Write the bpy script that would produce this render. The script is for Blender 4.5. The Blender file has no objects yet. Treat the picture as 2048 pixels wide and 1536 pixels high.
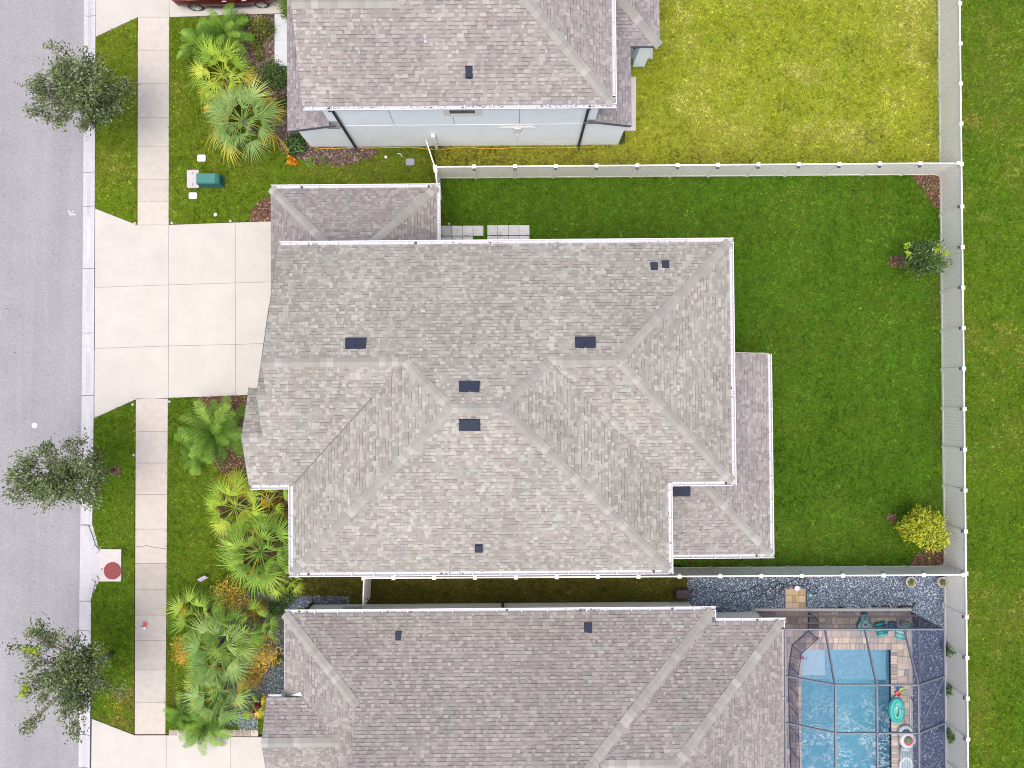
import bpy, math, random
import numpy as np
from math import sin, cos, pi, radians, sqrt, atan2
from mathutils import Vector, Matrix

random.seed(7)
RNG = np.random.default_rng(7)
SC = bpy.context.scene
COL = SC.collection

# ------------------------------------------------------------------ camera
CAM_H = 37.0
TILT = radians(0.86)
FPX = 1600.0                       # focal length in photo pixels (2048 wide)
cd = bpy.data.cameras.new('camera')
cam = bpy.data.objects.new('camera', cd)
COL.objects.link(cam)
cam.location = (0, 0, CAM_H)
cam.rotation_euler = (TILT, 0, 0)
cd.sensor_fit = 'HORIZONTAL'
cd.sensor_width = 36.0
cd.lens = 36.0 * FPX / 2048.0
cd.clip_end = 5000
SC.camera = cam

# ------------------------------------------------------------------ light
SUN_EL, SUN_AZ = 77.0, 200.0       # soft light from the lower edge of the picture
w = bpy.data.worlds.new('World')
SC.world = w
w.use_nodes = True
nt = w.node_tree
bg = nt.nodes['Background']
sky = nt.nodes.new('ShaderNodeTexSky')
sky.sky_type = 'NISHITA'
sky.sun_disc = False
sky.sun_elevation = radians(SUN_EL)
sky.sun_rotation = radians(SUN_AZ)
sky.air_density = 0.55
sky.dust_density = 5.0
sky.ozone_density = 1.0
nt.links.new(sky.outputs[0], bg.inputs[0])
bg.inputs[1].default_value = 0.15
sl = bpy.data.lights.new('sun', 'SUN')
sl.energy = 0.8
sl.angle = radians(75)
sl.color = (1.0, 0.975, 0.92)
so = bpy.data.objects.new('sun', sl)
COL.objects.link(so)
d = Vector((sin(radians(SUN_AZ)) * cos(radians(SUN_EL)), cos(radians(SUN_AZ)) * cos(radians(SUN_EL)), sin(radians(SUN_EL))))
so.rotation_euler = d.to_track_quat('Z', 'Y').to_euler()
so.location = (0, 0, 60)
SC.view_settings.view_transform = 'Standard'
SC.view_settings.look = 'None'
SC.view_settings.gamma = 1.0
SC.view_settings.use_curve_mapping = False
SC.view_settings.exposure = 0.97
SC.cycles.use_denoising = True
SC.cycles.denoising_input_passes = 'RGB_ALBEDO_NORMAL'
SC.cycles.denoising_prefilter = 'NONE'
SC.cycles.use_adaptive_sampling = False
SC.cycles.filter_width = 1.05
SC.cycles.max_bounces = 8
SC.cycles.transparent_max_bounces = 16

# ------------------------------------------------------------------ helpers
def P(px, py, z=0.0):
    """point of the place at height z that the survey photo shows at px,py"""
    x = (px - 1024.0) / FPX
    y = -(py - 768.0) / FPX
    yy = y * cos(TILT) + sin(TILT)
    zz = y * sin(TILT) - cos(TILT)
    t = (CAM_H - z) / (-zz)
    return Vector((t * x, t * yy, z))

ROT = radians(0.45)                # the houses stand turned by this much
CR, SR = cos(ROT), sin(ROT)
def H(px, py, z):
    p = P(px, py, z)
    return (CR * p.x + SR * p.y, -SR * p.x + CR * p.y)
def HW(x, y, z):
    return Vector((CR * x - SR * y, SR * x + CR * y, z))

class MB:
    def __init__(s):
        s.v = []; s.f = []; s.c = []; s.hascol = False; s.tf = None
    def V(s, p):
        p = Vector(p)
        if s.tf is not None: p = s.tf(p)
        s.v.append(p); return len(s.v) - 1
    def face(s, pts, col=None):
        s.f.append([s.V(p) for p in pts]); s.c.append(col)
        if col is not None: s.hascol = True
    def box(s, x0, y0, z0, x1, y1, z1, col=None, m=None):
        q = [Vector((x, y, z)) for z in (z0, z1) for y in (y0, y1) for x in (x0, x1)]
        if m is not None: q = [m @ p for p in q]
        i = [s.V(p) for p in q]
        for a in ((0,2,3,1), (4,5,7,6), (0,1,5,4), (2,6,7,3), (0,4,6,2), (1,3,7,5)):
            s.f.append([i[k] for k in a]); s.c.append(col)
        if col is not None: s.hascol = True
    def prism(s, pts, z0, z1, col=None, bottom=False):
        n = len(pts)
        a = sum(pts[i][0] * pts[(i+1) % n][1] - pts[(i+1) % n][0] * pts[i][1] for i in range(n))
        if a < 0: pts = pts[::-1]
        lo = [s.V((p[0], p[1], z0)) for p in pts]
        hi = [s.V((p[0], p[1], z1)) for p in pts]
        s.f.append(hi); s.c.append(col)
        if bottom: s.f.append(lo[::-1]); s.c.append(col)
        for k in range(n):
            s.f.append([lo[k], lo[(k+1) % n], hi[(k+1) % n], hi[k]]); s.c.append(col)
        if col is not None: s.hascol = True
    def tube(s, pts, r, n=6, col=None, caps=True):
        pts = [Vector(p) for p in pts]
        if not hasattr(r, '__len__'): r = [r] * len(pts)
        rings = []
        for k, p in enumerate(pts):
            t = (pts[min(k+1, len(pts)-1)] - pts[max(k-1, 0)])
            t = t.normalized() if t.length > 1e-9 else Vector((0,0,1))
            a = t.orthogonal().normalized() if k == 0 else (a - t * a.dot(t))
            a = a.normalized() if a.length > 1e-6 else t.orthogonal().normalized()
            b = t.cross(a)
            rings.append([s.V(p + (a * cos(2*pi*j/n) + b * sin(2*pi*j/n)) * r[k]) for j in range(n)])
        for k in range(len(rings)-1):
            for j in range(n):
                s.f.append([rings[k][j], rings[k][(j+1) % n], rings[k+1][(j+1) % n], rings[k+1][j]]); s.c.append(col)
        if caps:
            s.f.append(rings[0][::-1]); s.c.append(col)
            s.f.append(rings[-1]); s.c.append(col)
        if col is not None: s.hascol = True
    def beam(s, a, b, wid, hgt, col=None, up=Vector((0,0,1))):
        a = Vector(a); b = Vector(b)
        t = (b - a).normalized()
        x = t.cross(up).normalized() * wid / 2
        y = x.cross(t).normalized() * hgt / 2
        q = [a - x - y, a + x - y, a + x + y, a - x + y, b - x - y, b + x - y, b + x + y, b - x + y]
        i = [s.V(p) for p in q]
        for k in ((0,3,2,1), (4,5,6,7), (0,1,5,4), (2,3,7,6), (1,2,6,5), (3,0,4,7)):
            s.f.append([i[j] for j in k]); s.c.append(col)
        if col is not None: s.hascol = True
    def lathe(s, c, prof, n=20, col=None):
        c = Vector(c); rings = []
        for (r, z) in prof:
            rings.append([s.V(c + Vector((r * cos(2*pi*j/n), r * sin(2*pi*j/n), z))) for j in range(n)])
        for k in range(len(rings)-1):
            for j in range(n):
                s.f.append([rings[k][j], rings[k][(j+1) % n], rings[k+1][(j+1) % n], rings[k+1][j]]); s.c.append(col)
        s.f.append(rings[-1]); s.c.append(col)
        s.f.append(rings[0][::-1]); s.c.append(col)
        if col is not None: s.hascol = True
    def build(s, name, mat, parent=None, smooth=False, origin=None):
        if origin is None:
            if parent is not None:
                origin = root_loc(parent)
            else:
                xs = [p.x for p in s.v]; ys = [p.y for p in s.v]; zs = [p.z for p in s.v]
                origin = Vector(((min(xs)+max(xs))/2, (min(ys)+max(ys))/2, min(zs)))
        me = bpy.data.meshes.new(name)
        me.from_pydata([p - origin for p in s.v], [], s.f)
        if s.hascol:
            at = me.color_attributes.new('Col', 'FLOAT_COLOR', 'CORNER')
            buf = np.empty(len(at.data) * 4, np.float32); k = 0
            for f, c in zip(s.f, s.c):
                c = c or (1, 1, 1)
                for _ in f:
                    buf[k:k+4] = (c[0], c[1], c[2], 1); k += 4
            at.data.foreach_set('color', buf)
        me.materials.append(mat)
        if smooth: me.shade_smooth()
        return link(name, me, parent, None if parent else origin)

def root_loc(o):
    while o.parent: o = o.parent
    return Vector(o.location)
def link(name, me, parent=None, loc=None):
    o = bpy.data.objects.new(name, me)
    COL.objects.link(o)
    if parent is not None: o.parent = parent
    if loc is not None: o.location = loc
    return o
def place(name, me, parent, worldloc, rotz=0.0, rot=None, scale=None):
    base = Vector((0, 0, 0)); q = parent
    while q is not None: base = base + Vector(q.location); q = q.parent
    o = link(name, me, parent, Vector(worldloc) - base)
    o.rotation_euler = rot if rot is not None else (0, 0, rotz)
    if scale is not None: o.scale = scale if hasattr(scale, '__len__') else (scale,)*3
    return o
def tag(o, label=None, cat=None, group=None, kind=None):
    if label: o['label'] = label
    if cat: o['category'] = cat
    if group: o['group'] = group
    if kind: o['kind'] = kind
    return o
def thing(name, label, cat, loc, group=None):
    o = bpy.data.objects.new(name, None)
    COL.objects.link(o)
    o.location = loc
    o.empty_display_size = 0.3
    return tag(o, label, cat, group)

def tri_mesh(name, verts, faces_n, cols=None, mat=None, k=3):
    """big mesh from numpy: verts (N,3), every k verts one face, cols one per face"""
    n = len(verts); nf = n // k
    me = bpy.data.meshes.new(name)
    me.vertices.add(n); me.vertices.foreach_set('co', verts.astype(np.float32).ravel())
    me.loops.add(n); me.loops.foreach_set('vertex_index', np.arange(n, dtype=np.int32))
    me.polygons.add(nf)
    me.polygons.foreach_set('loop_start', np.arange(0, n, k, dtype=np.int32))
    me.update(calc_edges=True)
    if cols is not None:
        at = me.color_attributes.new('Col', 'FLOAT_COLOR', 'CORNER')
        c = np.ones((n, 4), np.float32); c[:, :3] = np.repeat(cols, k, axis=0)
        at.data.foreach_set('color', c.ravel())
    if mat: me.materials.append(mat)
    me.validate()
    return me

# ---- numpy noise
_G = np.random.default_rng(3).random((256, 256))
def vnoise(x, y, s):
    x = np.asarray(x) * s + 1000.3; y = np.asarray(y) * s + 1000.7
    xi = np.floor(x).astype(int); yi = np.floor(y).astype(int)
    fx = x - xi; fy = y - yi
    fx = fx*fx*(3-2*fx); fy = fy*fy*(3-2*fy)
    g = lambda a, b: _G[a & 255, b & 255]
    return (g(xi, yi)*(1-fx) + g(xi+1, yi)*fx)*(1-fy) + (g(xi, yi+1)*(1-fx) + g(xi+1, yi+1)*fx)*fy
def inpoly(x, y, poly):
    inside = np.zeros(len(x), bool); n = len(poly)
    for i in range(n):
        x0, y0 = poly[i][0], poly[i][1]; x1, y1 = poly[(i+1) % n][0], poly[(i+1) % n][1]
        c = ((y0 > y) != (y1 > y))
        with np.errstate(divide='ignore', invalid='ignore'):
            xx = (x1-x0)*(y-y0)/((y1-y0) if y1 != y0 else 1e-9) + x0
        inside ^= c & (x < xx)
    return inside
def scatter(poly, dens, excl=()):
    xs = [p[0] for p in poly]; ys = [p[1] for p in poly]
    n = int((max(xs)-min(xs))*(max(ys)-min(ys))*dens)
    x = RNG.uniform(min(xs), max(xs), n); y = RNG.uniform(min(ys), max(ys), n)
    m = inpoly(x, y, poly)
    for e in excl: m &= ~inpoly(x, y, e)
    return x[m], y[m]
def PX(lst, z=0.0):
    return [P(a, b, z) for a, b in lst]

# ------------------------------------------------------------------ materials
def mat(name, col, rough=0.8, noise=None, amt=0.15, scale=8.0, spec=0.5, metal=0.0, bump=0.0, bscale=None, attr=False,
        noise2=None, objcol=False, detail=6.0, stretch=None, objrand=0.0, bdist=0.01, streak=0):
    m = bpy.data.materials.new(name)
    m.use_nodes = True
    nt = m.node_tree; b = nt.nodes['Principled BSDF']
    b.inputs['Roughness'].default_value = rough
    b.inputs['Specular IOR Level'].default_value = spec
    b.inputs['Metallic'].default_value = metal
    L = nt.links.new
    geo = nt.nodes.new('ShaderNodeNewGeometry')
    pos = geo.outputs['Position']
    if stretch is not None:
        mp = nt.nodes.new('ShaderNodeVectorMath'); mp.operation = 'MULTIPLY'
        L(pos, mp.inputs[0]); mp.inputs[1].default_value = stretch; pos = mp.outputs[0]
    out = None
    if attr:
        a = nt.nodes.new('ShaderNodeAttribute'); a.attribute_name = 'Col'; out = a.outputs['Color']
        if col is not None:
            mx = nt.nodes.new('ShaderNodeMix'); mx.data_type = 'RGBA'; mx.blend_type = 'MULTIPLY'
            mx.inputs[0].default_value = 1.0
            L(out, mx.inputs[6]); mx.inputs[7].default_value = (*col, 1); out = mx.outputs[2]
    elif objcol:
        a = nt.nodes.new('ShaderNodeObjectInfo'); out = a.outputs['Color']
    else:
        a = nt.nodes.new('ShaderNodeRGB'); a.outputs[0].default_value = (*col, 1); out = a.outputs[0]
    def mulnoise(out, sc, am, det=detail, p=pos):
        n = nt.nodes.new('ShaderNodeTexNoise'); n.inputs['Scale'].default_value = sc
        n.inputs['Detail'].default_value = det; n.inputs['Roughness'].default_value = 0.65
        L(p, n.inputs['Vector'])
        r = nt.nodes.new('ShaderNodeMapRange')
        r.inputs[1].default_value = 0.25; r.inputs[2].default_value = 0.75
        r.inputs[3].default_value = 1 - am; r.inputs[4].default_value = 1 + am
        L(n.outputs['Fac'], r.inputs[0])
        mx = nt.nodes.new('ShaderNodeMix'); mx.data_type = 'RGBA'; mx.blend_type = 'MULTIPLY'
        mx.inputs[0].default_value = 1.0
        L(out, mx.inputs[6]); L(r.outputs[0], mx.inputs[7])
        return mx.outputs[2], n
    if noise is None: noise = amt > 0
    if noise: out, _ = mulnoise(out, scale, amt)
    if noise2: out, _ = mulnoise(out, noise2[0], noise2[1])
    if streak:
        sv = nt.nodes.new('ShaderNodeVectorMath'); sv.operation = 'MULTIPLY'; L(geo.outputs['Position'], sv.inputs[0]); sv.inputs[1].default_value = (1.1, .035, 1)
        out, _ = mulnoise(out, 1.0, streak, 3, sv.outputs[0])
    if objrand:
        oi = nt.nodes.new('ShaderNodeObjectInfo')
        r = nt.nodes.new('ShaderNodeMapRange'); r.inputs[3].default_value = 1-objrand; r.inputs[4].default_value = 1+objrand
        L(oi.outputs['Random'], r.inputs[0])
        mx = nt.nodes.new('ShaderNodeMix'); mx.data_type = 'RGBA'; mx.blend_type = 'MULTIPLY'; mx.inputs[0].default_value = 1.0
        L(out, mx.inputs[6]); L(r.outputs[0], mx.inputs[7]); out = mx.outputs[2]
    L(out, b.inputs['Base Color'])
    if bump:
        n = nt.nodes.new('ShaderNodeTexNoise'); n.inputs['Scale'].default_value = bscale or scale
        n.inputs['Detail'].default_value = 4; L(pos, n.inputs['Vector'])
        bp = nt.nodes.new('ShaderNodeBump'); bp.inputs['Strength'].default_value = bump; bp.inputs['Distance'].default_value = bdist
        L(n.outputs['Fac'], bp.inputs['Height']); L(bp.outputs[0], b.inputs['Normal'])
    return m

M = {}
M['asphalt'] = mat('asphalt', (.255, .251, .265), .9, scale=30, amt=.40, noise2=(.7, .07), streak=.10, bump=.5, bscale=60, bdist=.01)
M['kerb'] = mat('kerb_concrete', (.43, .43, .45), .85, scale=5, amt=.10, noise2=(40, .06), attr=True)
M['drive'] = mat('driveway_concrete', (.440, .424, .386), .85, scale=.9, amt=.08, noise2=(45, .045), objrand=.02)
M['walk'] = mat('pavement_concrete', (.405, .382, .352), .88, scale=3.4, amt=.11, noise2=(50, .05), attr=True)
M['soil'] = mat('soil', (.085, .04, .028), 1, scale=10, amt=.3)
M['ground'] = mat('ground_turf', (.05, .085, .016), 1, scale=1.2, amt=.25, noise2=(30, .3))
M['turf'] = mat('turf_soil', None, 1, spec=0, scale=9, amt=.35, noise2=(40, .35), attr=True)
M['grass'] = mat('grass_blade', None, .9, amt=0, attr=True, spec=0)
M['shingle'] = mat('asphalt_shingle', None, .95, scale=60, amt=.10, noise2=(.9, .06), attr=True, spec=.2)
M['cap'] = mat('ridge_shingle', None, .95, scale=45, amt=.10, objcol=True, spec=.2)
M['valley_shade_strip'] = mat('valley_shadow', (.13, .125, .12), .9, scale=20, amt=.2)
M['roofdeck'] = mat('roof_underlay', (.165, .155, .15), .95, scale=20, amt=.2)
M['gutter'] = mat('gutter_aluminium', None, .45, scale=5, amt=.06, noise2=(18, .07), attr=True)
M['debris'] = mat('gutter_leaf_litter', (.05, .04, .03), 1, scale=30, amt=.5)
M['fascia'] = mat('dark_fascia', (.10, .105, .12), .6, scale=10, amt=.1)
M['wall_blue'] = mat('pale_blue_stucco', (.80, .865, .885), .9, scale=1.2, amt=.05, noise2=(60, .05), bump=.3, bscale=90)
M['wall_green'] = mat('pale_green_stucco', (.78, .81, .78), .9, scale=1.2, amt=.05, noise2=(60, .05), bump=.3, bscale=90)
M['wall_beige'] = mat('beige_stucco', (.52, .49, .44), .9, scale=1.2, amt=.05, noise2=(60, .05), bump=.3, bscale=90)
M['trim'] = mat('white_trim', (.70, .68, .65), .6, scale=10, amt=.04)
M['glass'] = mat('window_glass', (.05, .06, .08), .08, amt=0)
M['darkmetal'] = mat('dark_metal', (.022, .026, .042), .5, scale=20, amt=.15)
M['vent'] = mat('roof_vent_metal', (.022, .028, .05), .6, scale=25, amt=.2, spec=.15)
M['pvc'] = mat('vent_pipe_plastic', (.5, .5, .52), .6, scale=20, amt=.1)
M['vinyl'] = mat('vinyl_fence', (.82, .805, .735), .55, scale=.7, amt=.05, noise2=(9, .05), objrand=.03)
M['vinylcap'] = mat('vinyl_fence_cap', (.70, .685, .64), .5, scale=5, amt=.05)
M['leaf'] = mat('leaf', None, .65, amt=0, attr=True, spec=.12)
M['bark'] = mat('bark', (.20, .17, .14), .95, scale=14, amt=.35, bump=.6)
M['frond'] = mat('palm_frond', None, .5, objcol=True, scale=3.5, amt=.22, noise2=(22, .15), spec=.10)
M['mulch'] = mat('mulch_chip', None, .95, scale=30, amt=.2, attr=True)
M['mulchbed'] = mat('mulch_bed', (.075, .042, .036), 1, scale=25, amt=.5)
M['gravel'] = mat('gravel_stone', None, .8, amt=0, attr=True)
M['gravelbed'] = mat('gravel_bed', (.08, .10, .14), .95, scale=28, amt=.6)
M['paver'] = mat('deck_paver', None, .85, scale=12, amt=.12, noise2=(60, .1), objcol=True)
M['mortar'] = mat('paver_sand', (.10, .085, .07), 1, scale=20, amt=.2)
M['slab'] = mat('stepping_slab_concrete', (.50, .50, .515), .9, scale=6, amt=.1, noise2=(50, .08), objrand=.08)
M['plastic_white'] = mat('white_plastic', (.62, .57, .68), .5, scale=8, amt=.05)
M['boxlid'] = mat('grey_box_lid', (.42, .40, .42), .7, scale=10, amt=.12)
M['bluelid'] = mat('blue_grey_box_lid', (.22, .25, .33), .7, scale=10, amt=.1)
M['teal'] = mat('green_painted_metal', (.02, .15, .13), .45, scale=6, amt=.12)
M['manhole'] = mat('red_cast_iron', (.22, .045, .045), .8, scale=9, amt=.25, noise2=(40, .2))
M['concrete'] = mat('pale_concrete', (.47, .45, .43), .9, scale=3, amt=.10, noise2=(40, .06))
M['pathwhite'] = mat('white_walkway', (.47, .50, .52), .85, scale=2, amt=.05, noise2=(40, .04))
M['hose'] = mat('yellow_hose', (.50, .28, .02), .5, amt=0)
M['blackhose'] = mat('black_hose', (.012, .012, .018), .45, amt=0)
M['frame'] = mat('enclosure_frame', (.13, .14, .175), .35, amt=.05, scale=5, spec=.6)
M['carpaint'] = mat('red_car_paint', (.09, .004, .009), .22, amt=0, spec=.6)
M['tyre'] = mat('tyre_rubber', (.02, .02, .022), .85, scale=20, amt=.1)
M['rim'] = mat('alloy_rim', (.55, .56, .58), .3, metal=.8, amt=0)
M['brown'] = mat('brown_box', (.065, .045, .05), .7, scale=12, amt=.15)
M['paint'] = mat('pale_paint', (.55, .55, .57), .9, scale=40, amt=.2)
M['solar'] = mat('solar_cell', (.03, .035, .07), .35, amt=0)
M['stain'] = mat('rubbish_mat', (.02, .018, .02), .9, scale=30, amt=.4)

def toy(name, col, rough=.35): 
    return mat(name, col, rough, scale=7, amt=.06)
# ================================================================== GROUND
POOL = [(1604, 1299.5), (1780, 1299.5)]
pz0 = P(1600, 1299.5, 0); pz1 = P(1781, 1299.5, 0)
PX0, PX1, PYN, PYS = pz0.x + .05, pz1.x, pz0.y, pz0.y - 9.2
g = MB()
B = 900.0
for (a, b, c, d_) in ((-B, PYN, B, B), (-B, -B, B, PYS), (-B, PYS, PX0, PYN), (PX1, PYS, B, PYN)):
    g.face([(a, b, -.20), (c, b, -.20), (c, d_, -.20), (a, d_, -.20)])
tag(g.build('ground', M['ground'], origin=Vector((0, 0, -.2))), kind='structure')

def edge_x(tab, y):
    for (x0, y0), (x1, y1) in zip(tab[:-1], tab[1:]):
        if y <= y1: break
    return x0 + (x1 - x0) * (y - y0) / (y1 - y0)
KL = [(167, 0), (166, 300), (164, 600), (162, 860), (160, 1050), (158, 1203), (156, 1536)]
KR = [(192, 0), (190, 420), (188, 836), (185, 1050), (183, 1203), (181, 1434), (180, 1536)]

rd = MB()
pts = PX([(167.5, -700), (167.5, 0), (166.5, 300), (164.5, 600), (162.5, 860), (160.5, 1050), (158.5, 1203), (156.5, 1536), (150, 2300)])
far = [(p.x - 9.5, p.y) for p in pts]
rd.prism([(p.x, p.y) for p in pts] + far[::-1], -.25, -.05)
tag(rd.build('road', M['asphalt']), kind='structure')
for sgn in (1, -1):
    for pa in ((69, 851, .13), (0, 0, 0)):
        if pa[2] and sgn == 1:
            mk = MB(); c = P(pa[0], pa[1], -.05)
            mk.prism([(c.x + pa[2]*(1+.12*sin(3*a))*cos(a), c.y + pa[2]*(1+.1*cos(5*a))*sin(a)) for a in [2*pi*i/18 for i in range(18)]], -.055, -.046)
            tag(mk.build('paint_mark', M['paint']), 'round pale paint spot in the middle of the asphalt road', 'paint mark')
mk = MB()
for (a, b, c2, d2) in ((137, 421, 141, 429), (143, 424, 150, 426), (139, 430, 148, 428), (146, 421, 150, 431)):
    p = P(a, b, -.05); q = P(c2, d2, -.05)
    mk.beam((p.x, p.y, -.048), (q.x, q.y, -.048), .05, .006)
tag(mk.build('paint_mark', M['paint']), 'small pale scribbled paint mark on the road by the driveway apron', 'paint mark')

# ---- kerb, segment by segment
kerb = thing('kerb', None, None, P(175, 768, 0)); kerb['kind'] = 'structure'
joints = [-60, 31, 112, 225, 344, 412, 537, 666, 791, 886, 960, 1050]
joints2 = [1203, 1262, 1330, 1402, 1470, 1536, 1610]
for js in (joints, joints2):
    for a, b in zip(js[:-1], js[1:]):
        k = MB(); n = 6
        prev = None
        for i in range(n + 1):
            y = a + .45 + (b - a - .9) * i / n
            xl, xr = edge_x(KL, y), edge_x(KR, y)
            row = []
            for f, z in ((0, -.035), (.30, -.065), (.46, -.07), (.62, -.045), (.86, .03), (1, .04)):
                p = P(xl + (xr - xl) * f, y, 0); row.append((p.x, p.y, z))
            if prev:
                for q in range(5):
                    dirt = 1.0
                    if q in (1, 2): dirt = .78 + .3 * float(vnoise(prev[q][0]*3, prev[q][1], .9))
                    k.face([prev[q], row[q], row[q+1], prev[q+1]], (dirt,)*3)
                k.face([prev[5], row[5], (row[5][0], row[5][1], -.2), (prev[5][0], prev[5][1], -.2)], (1, 1, 1))
            if i in (0, n):
                k.face([(q[0], q[1], q[2]) for q in row] + [(row[5][0], row[5][1], -.2), (row[0][0], row[0][1], -.2)], (.6,)*3)
            prev = row
        k.build('kerb_segment', M['kerb'], kerb)

# ---- storm inlet
inlet = thing('storm_inlet', 'concrete kerb inlet with square slab and round red manhole lid beside the road', 'storm drain', P(205, 1128, 0))
k = MB()
k.prism([(p.x, p.y) for p in PX([(160, 1051), (186, 1051), (193, 1068), (200, 1097), (204, 1100), (204, 1158), (200, 1164), (192, 1180), (184, 1202), (158, 1202)])], -.2, -.03, (1, 1, 1))
k.build('gutter_apron', M['kerb'], inlet)
k = MB()
lips = None
lip = [(173, 1052), (180, 1070), (187, 1092), (196, 1103.5)]
lip2 = [(196, 1155), (188, 1160), (183, 1176), (178, 1202)]
for l in (lip, lip2):
    k = MB()
    q = [P(a, b, 0) for a, b in l]
    for a, b in zip(q[:-1], q[1:]):
        k.beam((a.x, a.y, .0), (b.x, b.y, .0), .20, .09, (.95,)*3)
    k.build('kerb_lip', M['kerb'], inlet)
k = MB()
k.prism([(p.x, p.y) for p in PX([(202, 1097.5), (244, 1098), (243.5, 1162), (201.5, 1162)])], -.2, .09)
k.build('slab', M['concrete'], inlet)
k = MB(); c = P(225, 1141.5, .09)
k.lathe(c, [(.40, -.01), (.40, .012), (.36, .012), (.355, .022), (.10, .026)], 32)
lid = k.build('manhole_lid', M['manhole'], inlet, smooth=False)
for a in range(10):
    rb = MB(); an = a * pi / 10
    rb.beam(c + Vector((.12*cos(an*2), .12*sin(an*2), .027)), c + Vector((.33*cos(an*2), .33*sin(an*2), .026)), .02, .008)
    rb.build('lid_rib', M['manhole'], lid)
k = MB(); c = P(204, 1138, .09); k.lathe(c, [(.035, 0), (.035, .01)], 10); k.build('bolt', M['darkmetal'], inlet)

# ---- slabs
def slab(poly, ztop, name, m, parent, inset=.0065, thick=.14, col=None):
    q = [P(a, b, 0) for a, b in poly]
    cx = sum(p.x for p in q)/len(q); cy = sum(p.y for p in q)/len(q)
    out = []
    for p in q:
        v = Vector((p.x - cx, p.y - cy)); L = v.length
        v *= (1 - inset * 1.4 / L); out.append((cx + v.x, cy + v.y))
    b = MB(); b.prism(out, ztop - thick, ztop, col)
    return b.build(name, m, parent)
def drive(loc, polys, z=.03):
    d_ = thing('driveway', None, None, P(*loc, 0)); d_['kind'] = 'structure'
    for p in polys: slab(p, z, 'slab', M['drive'], d_)
    return d_
drive((400, 620), [
    [(190.5, 417), (275, 450), (338, 450), (338, 570), (190.5, 575)],
    [(190, 575), (338, 570), (337.5, 692), (190, 697)],
    [(189.5, 697), (337.5, 692), (337, 796), (272, 799), (189, 836)],
    [(338, 450), (471, 445), (471, 566), (338, 570)], [(338, 570), (471, 566), (471.5, 689), (337.5, 692)],
    [(337.5, 692), (471.5, 689), (472, 791), (337, 796)],
    [(471, 445), (610, 441), (610, 562), (471, 566)], [(471, 566), (610, 562), (610, 684), (471.5, 689)],
    [(471.5, 689), (610, 684), (610, 786), (472, 791)]])
drive((400, 0), [
    [(192, 74), (276, 35), (339, 35), (339, -90), (193, -90)],
    [(339, 35), (466, 30), (466, -92), (339, -90)], [(466, 30), (597, 26.5), (597, -95), (466, -92)],
    [(339, -90), (466, -92), (466, -215), (339, -215)], [(466, -92), (597, -95), (597, -215), (466, -215)],
    [(193, -90), (339, -90), (339, -215), (276, -215), (193, -250)]])
drive((400, 1530), [
    [(184, 1437), (270, 1470), (333, 1470), (333, 1590), (182, 1590)],
    [(333, 1470), (461, 1473), (461, 1590), (333, 1590)], [(461, 1473), (540, 1474), (540, 1590), (461, 1590)],
    [(182, 1590), (333, 1590), (333, 1720), (181, 1720)], [(333, 1590), (461, 1590), (461, 1720), (333, 1720)],
    [(461, 1590), (560, 1590), (560, 1720), (461, 1720)]])
sb = MB()
for q in ([(191, 75), (600, 27), (600, -260), (191, -260)], [(190, 417), (275, 450), (615, 441), (615, 788), (337, 797), (272, 800), (188, 837)],
          [(183, 1436), (270, 1471), (560, 1475), (560, 1730), (180, 1730)], [(272, 34), (340, 34), (339, 452), (272, 452)], [(268, 796), (338, 796), (332, 1472), (266, 1472)]):
    sb.prism([(p.x, p.y) for p in PX(q)], -.19, -.03)
tag(sb.build('joint_soil', M['soil']), kind='structure')
def walk(ys, xl, xr, tone):
    wk = thing('pavement', None, None, P((xl[0]+xr[0])/2, (ys[0]+ys[-1])/2, 0)); wk['kind'] = 'structure'
    n = len(ys) - 1
    for i in range(n):
        f0 = (ys[i]-ys[0])/(ys[-1]-ys[0]); f1 = (ys[i+1]-ys[0])/(ys[-1]-ys[0])
        L = lambda t, f: t[0] + (t[1]-t[0])*f
        slab([(L(xl, f0), ys[i]), (L(xr, f0), ys[i]), (L(xr, f1), ys[i+1]), (L(xl, f1), ys[i+1])], .03, 'slab', M['walk'], wk, col=tone[i])
    return wk
w1 = walk([35, 101, 168, 235, 294, 360, 404, 450], (276, 275.5), (339, 338), [(1.12, 1.1, 1.06)]*2 + [(1.08, 1.07, 1.04), (1.03, 1.03, 1.0), (1.05, 1.05, 1.0), (1.02, 1.0, .98), (1.1, 1.09, 1.04)])
w2 = walk([797, 862.5, 926, 989, 1058, 1126.5, 1179, 1230, 1281, 1339.5, 1404, 1468], (272, 270), (336.5, 331.5),
     [(1.13, 1.1, 1.06), (1.1, 1.08, 1.04), (1.08, 1.04, 1.0), (1.07, 1.05, 1.01), (1.06, 1.04, 1.0), (.87, .85, .82), (.88, .87, .84), (.95, .94, .92), (.93, .92, .90), (1.02, 1.01, 1.0), (1.1, 1.06, 1.02)])
k = MB()
cr = [(272, 1092), (282, 1094), (293, 1091), (305, 1094), (318, 1096), (334, 1098)]
for a, b in zip(cr[:-1], cr[1:]):
    p, q = P(*a, .03), P(*b, .03); k.beam(p, q, .018, .006)
tag(k.build('crack', M['soil'], w2))

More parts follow.
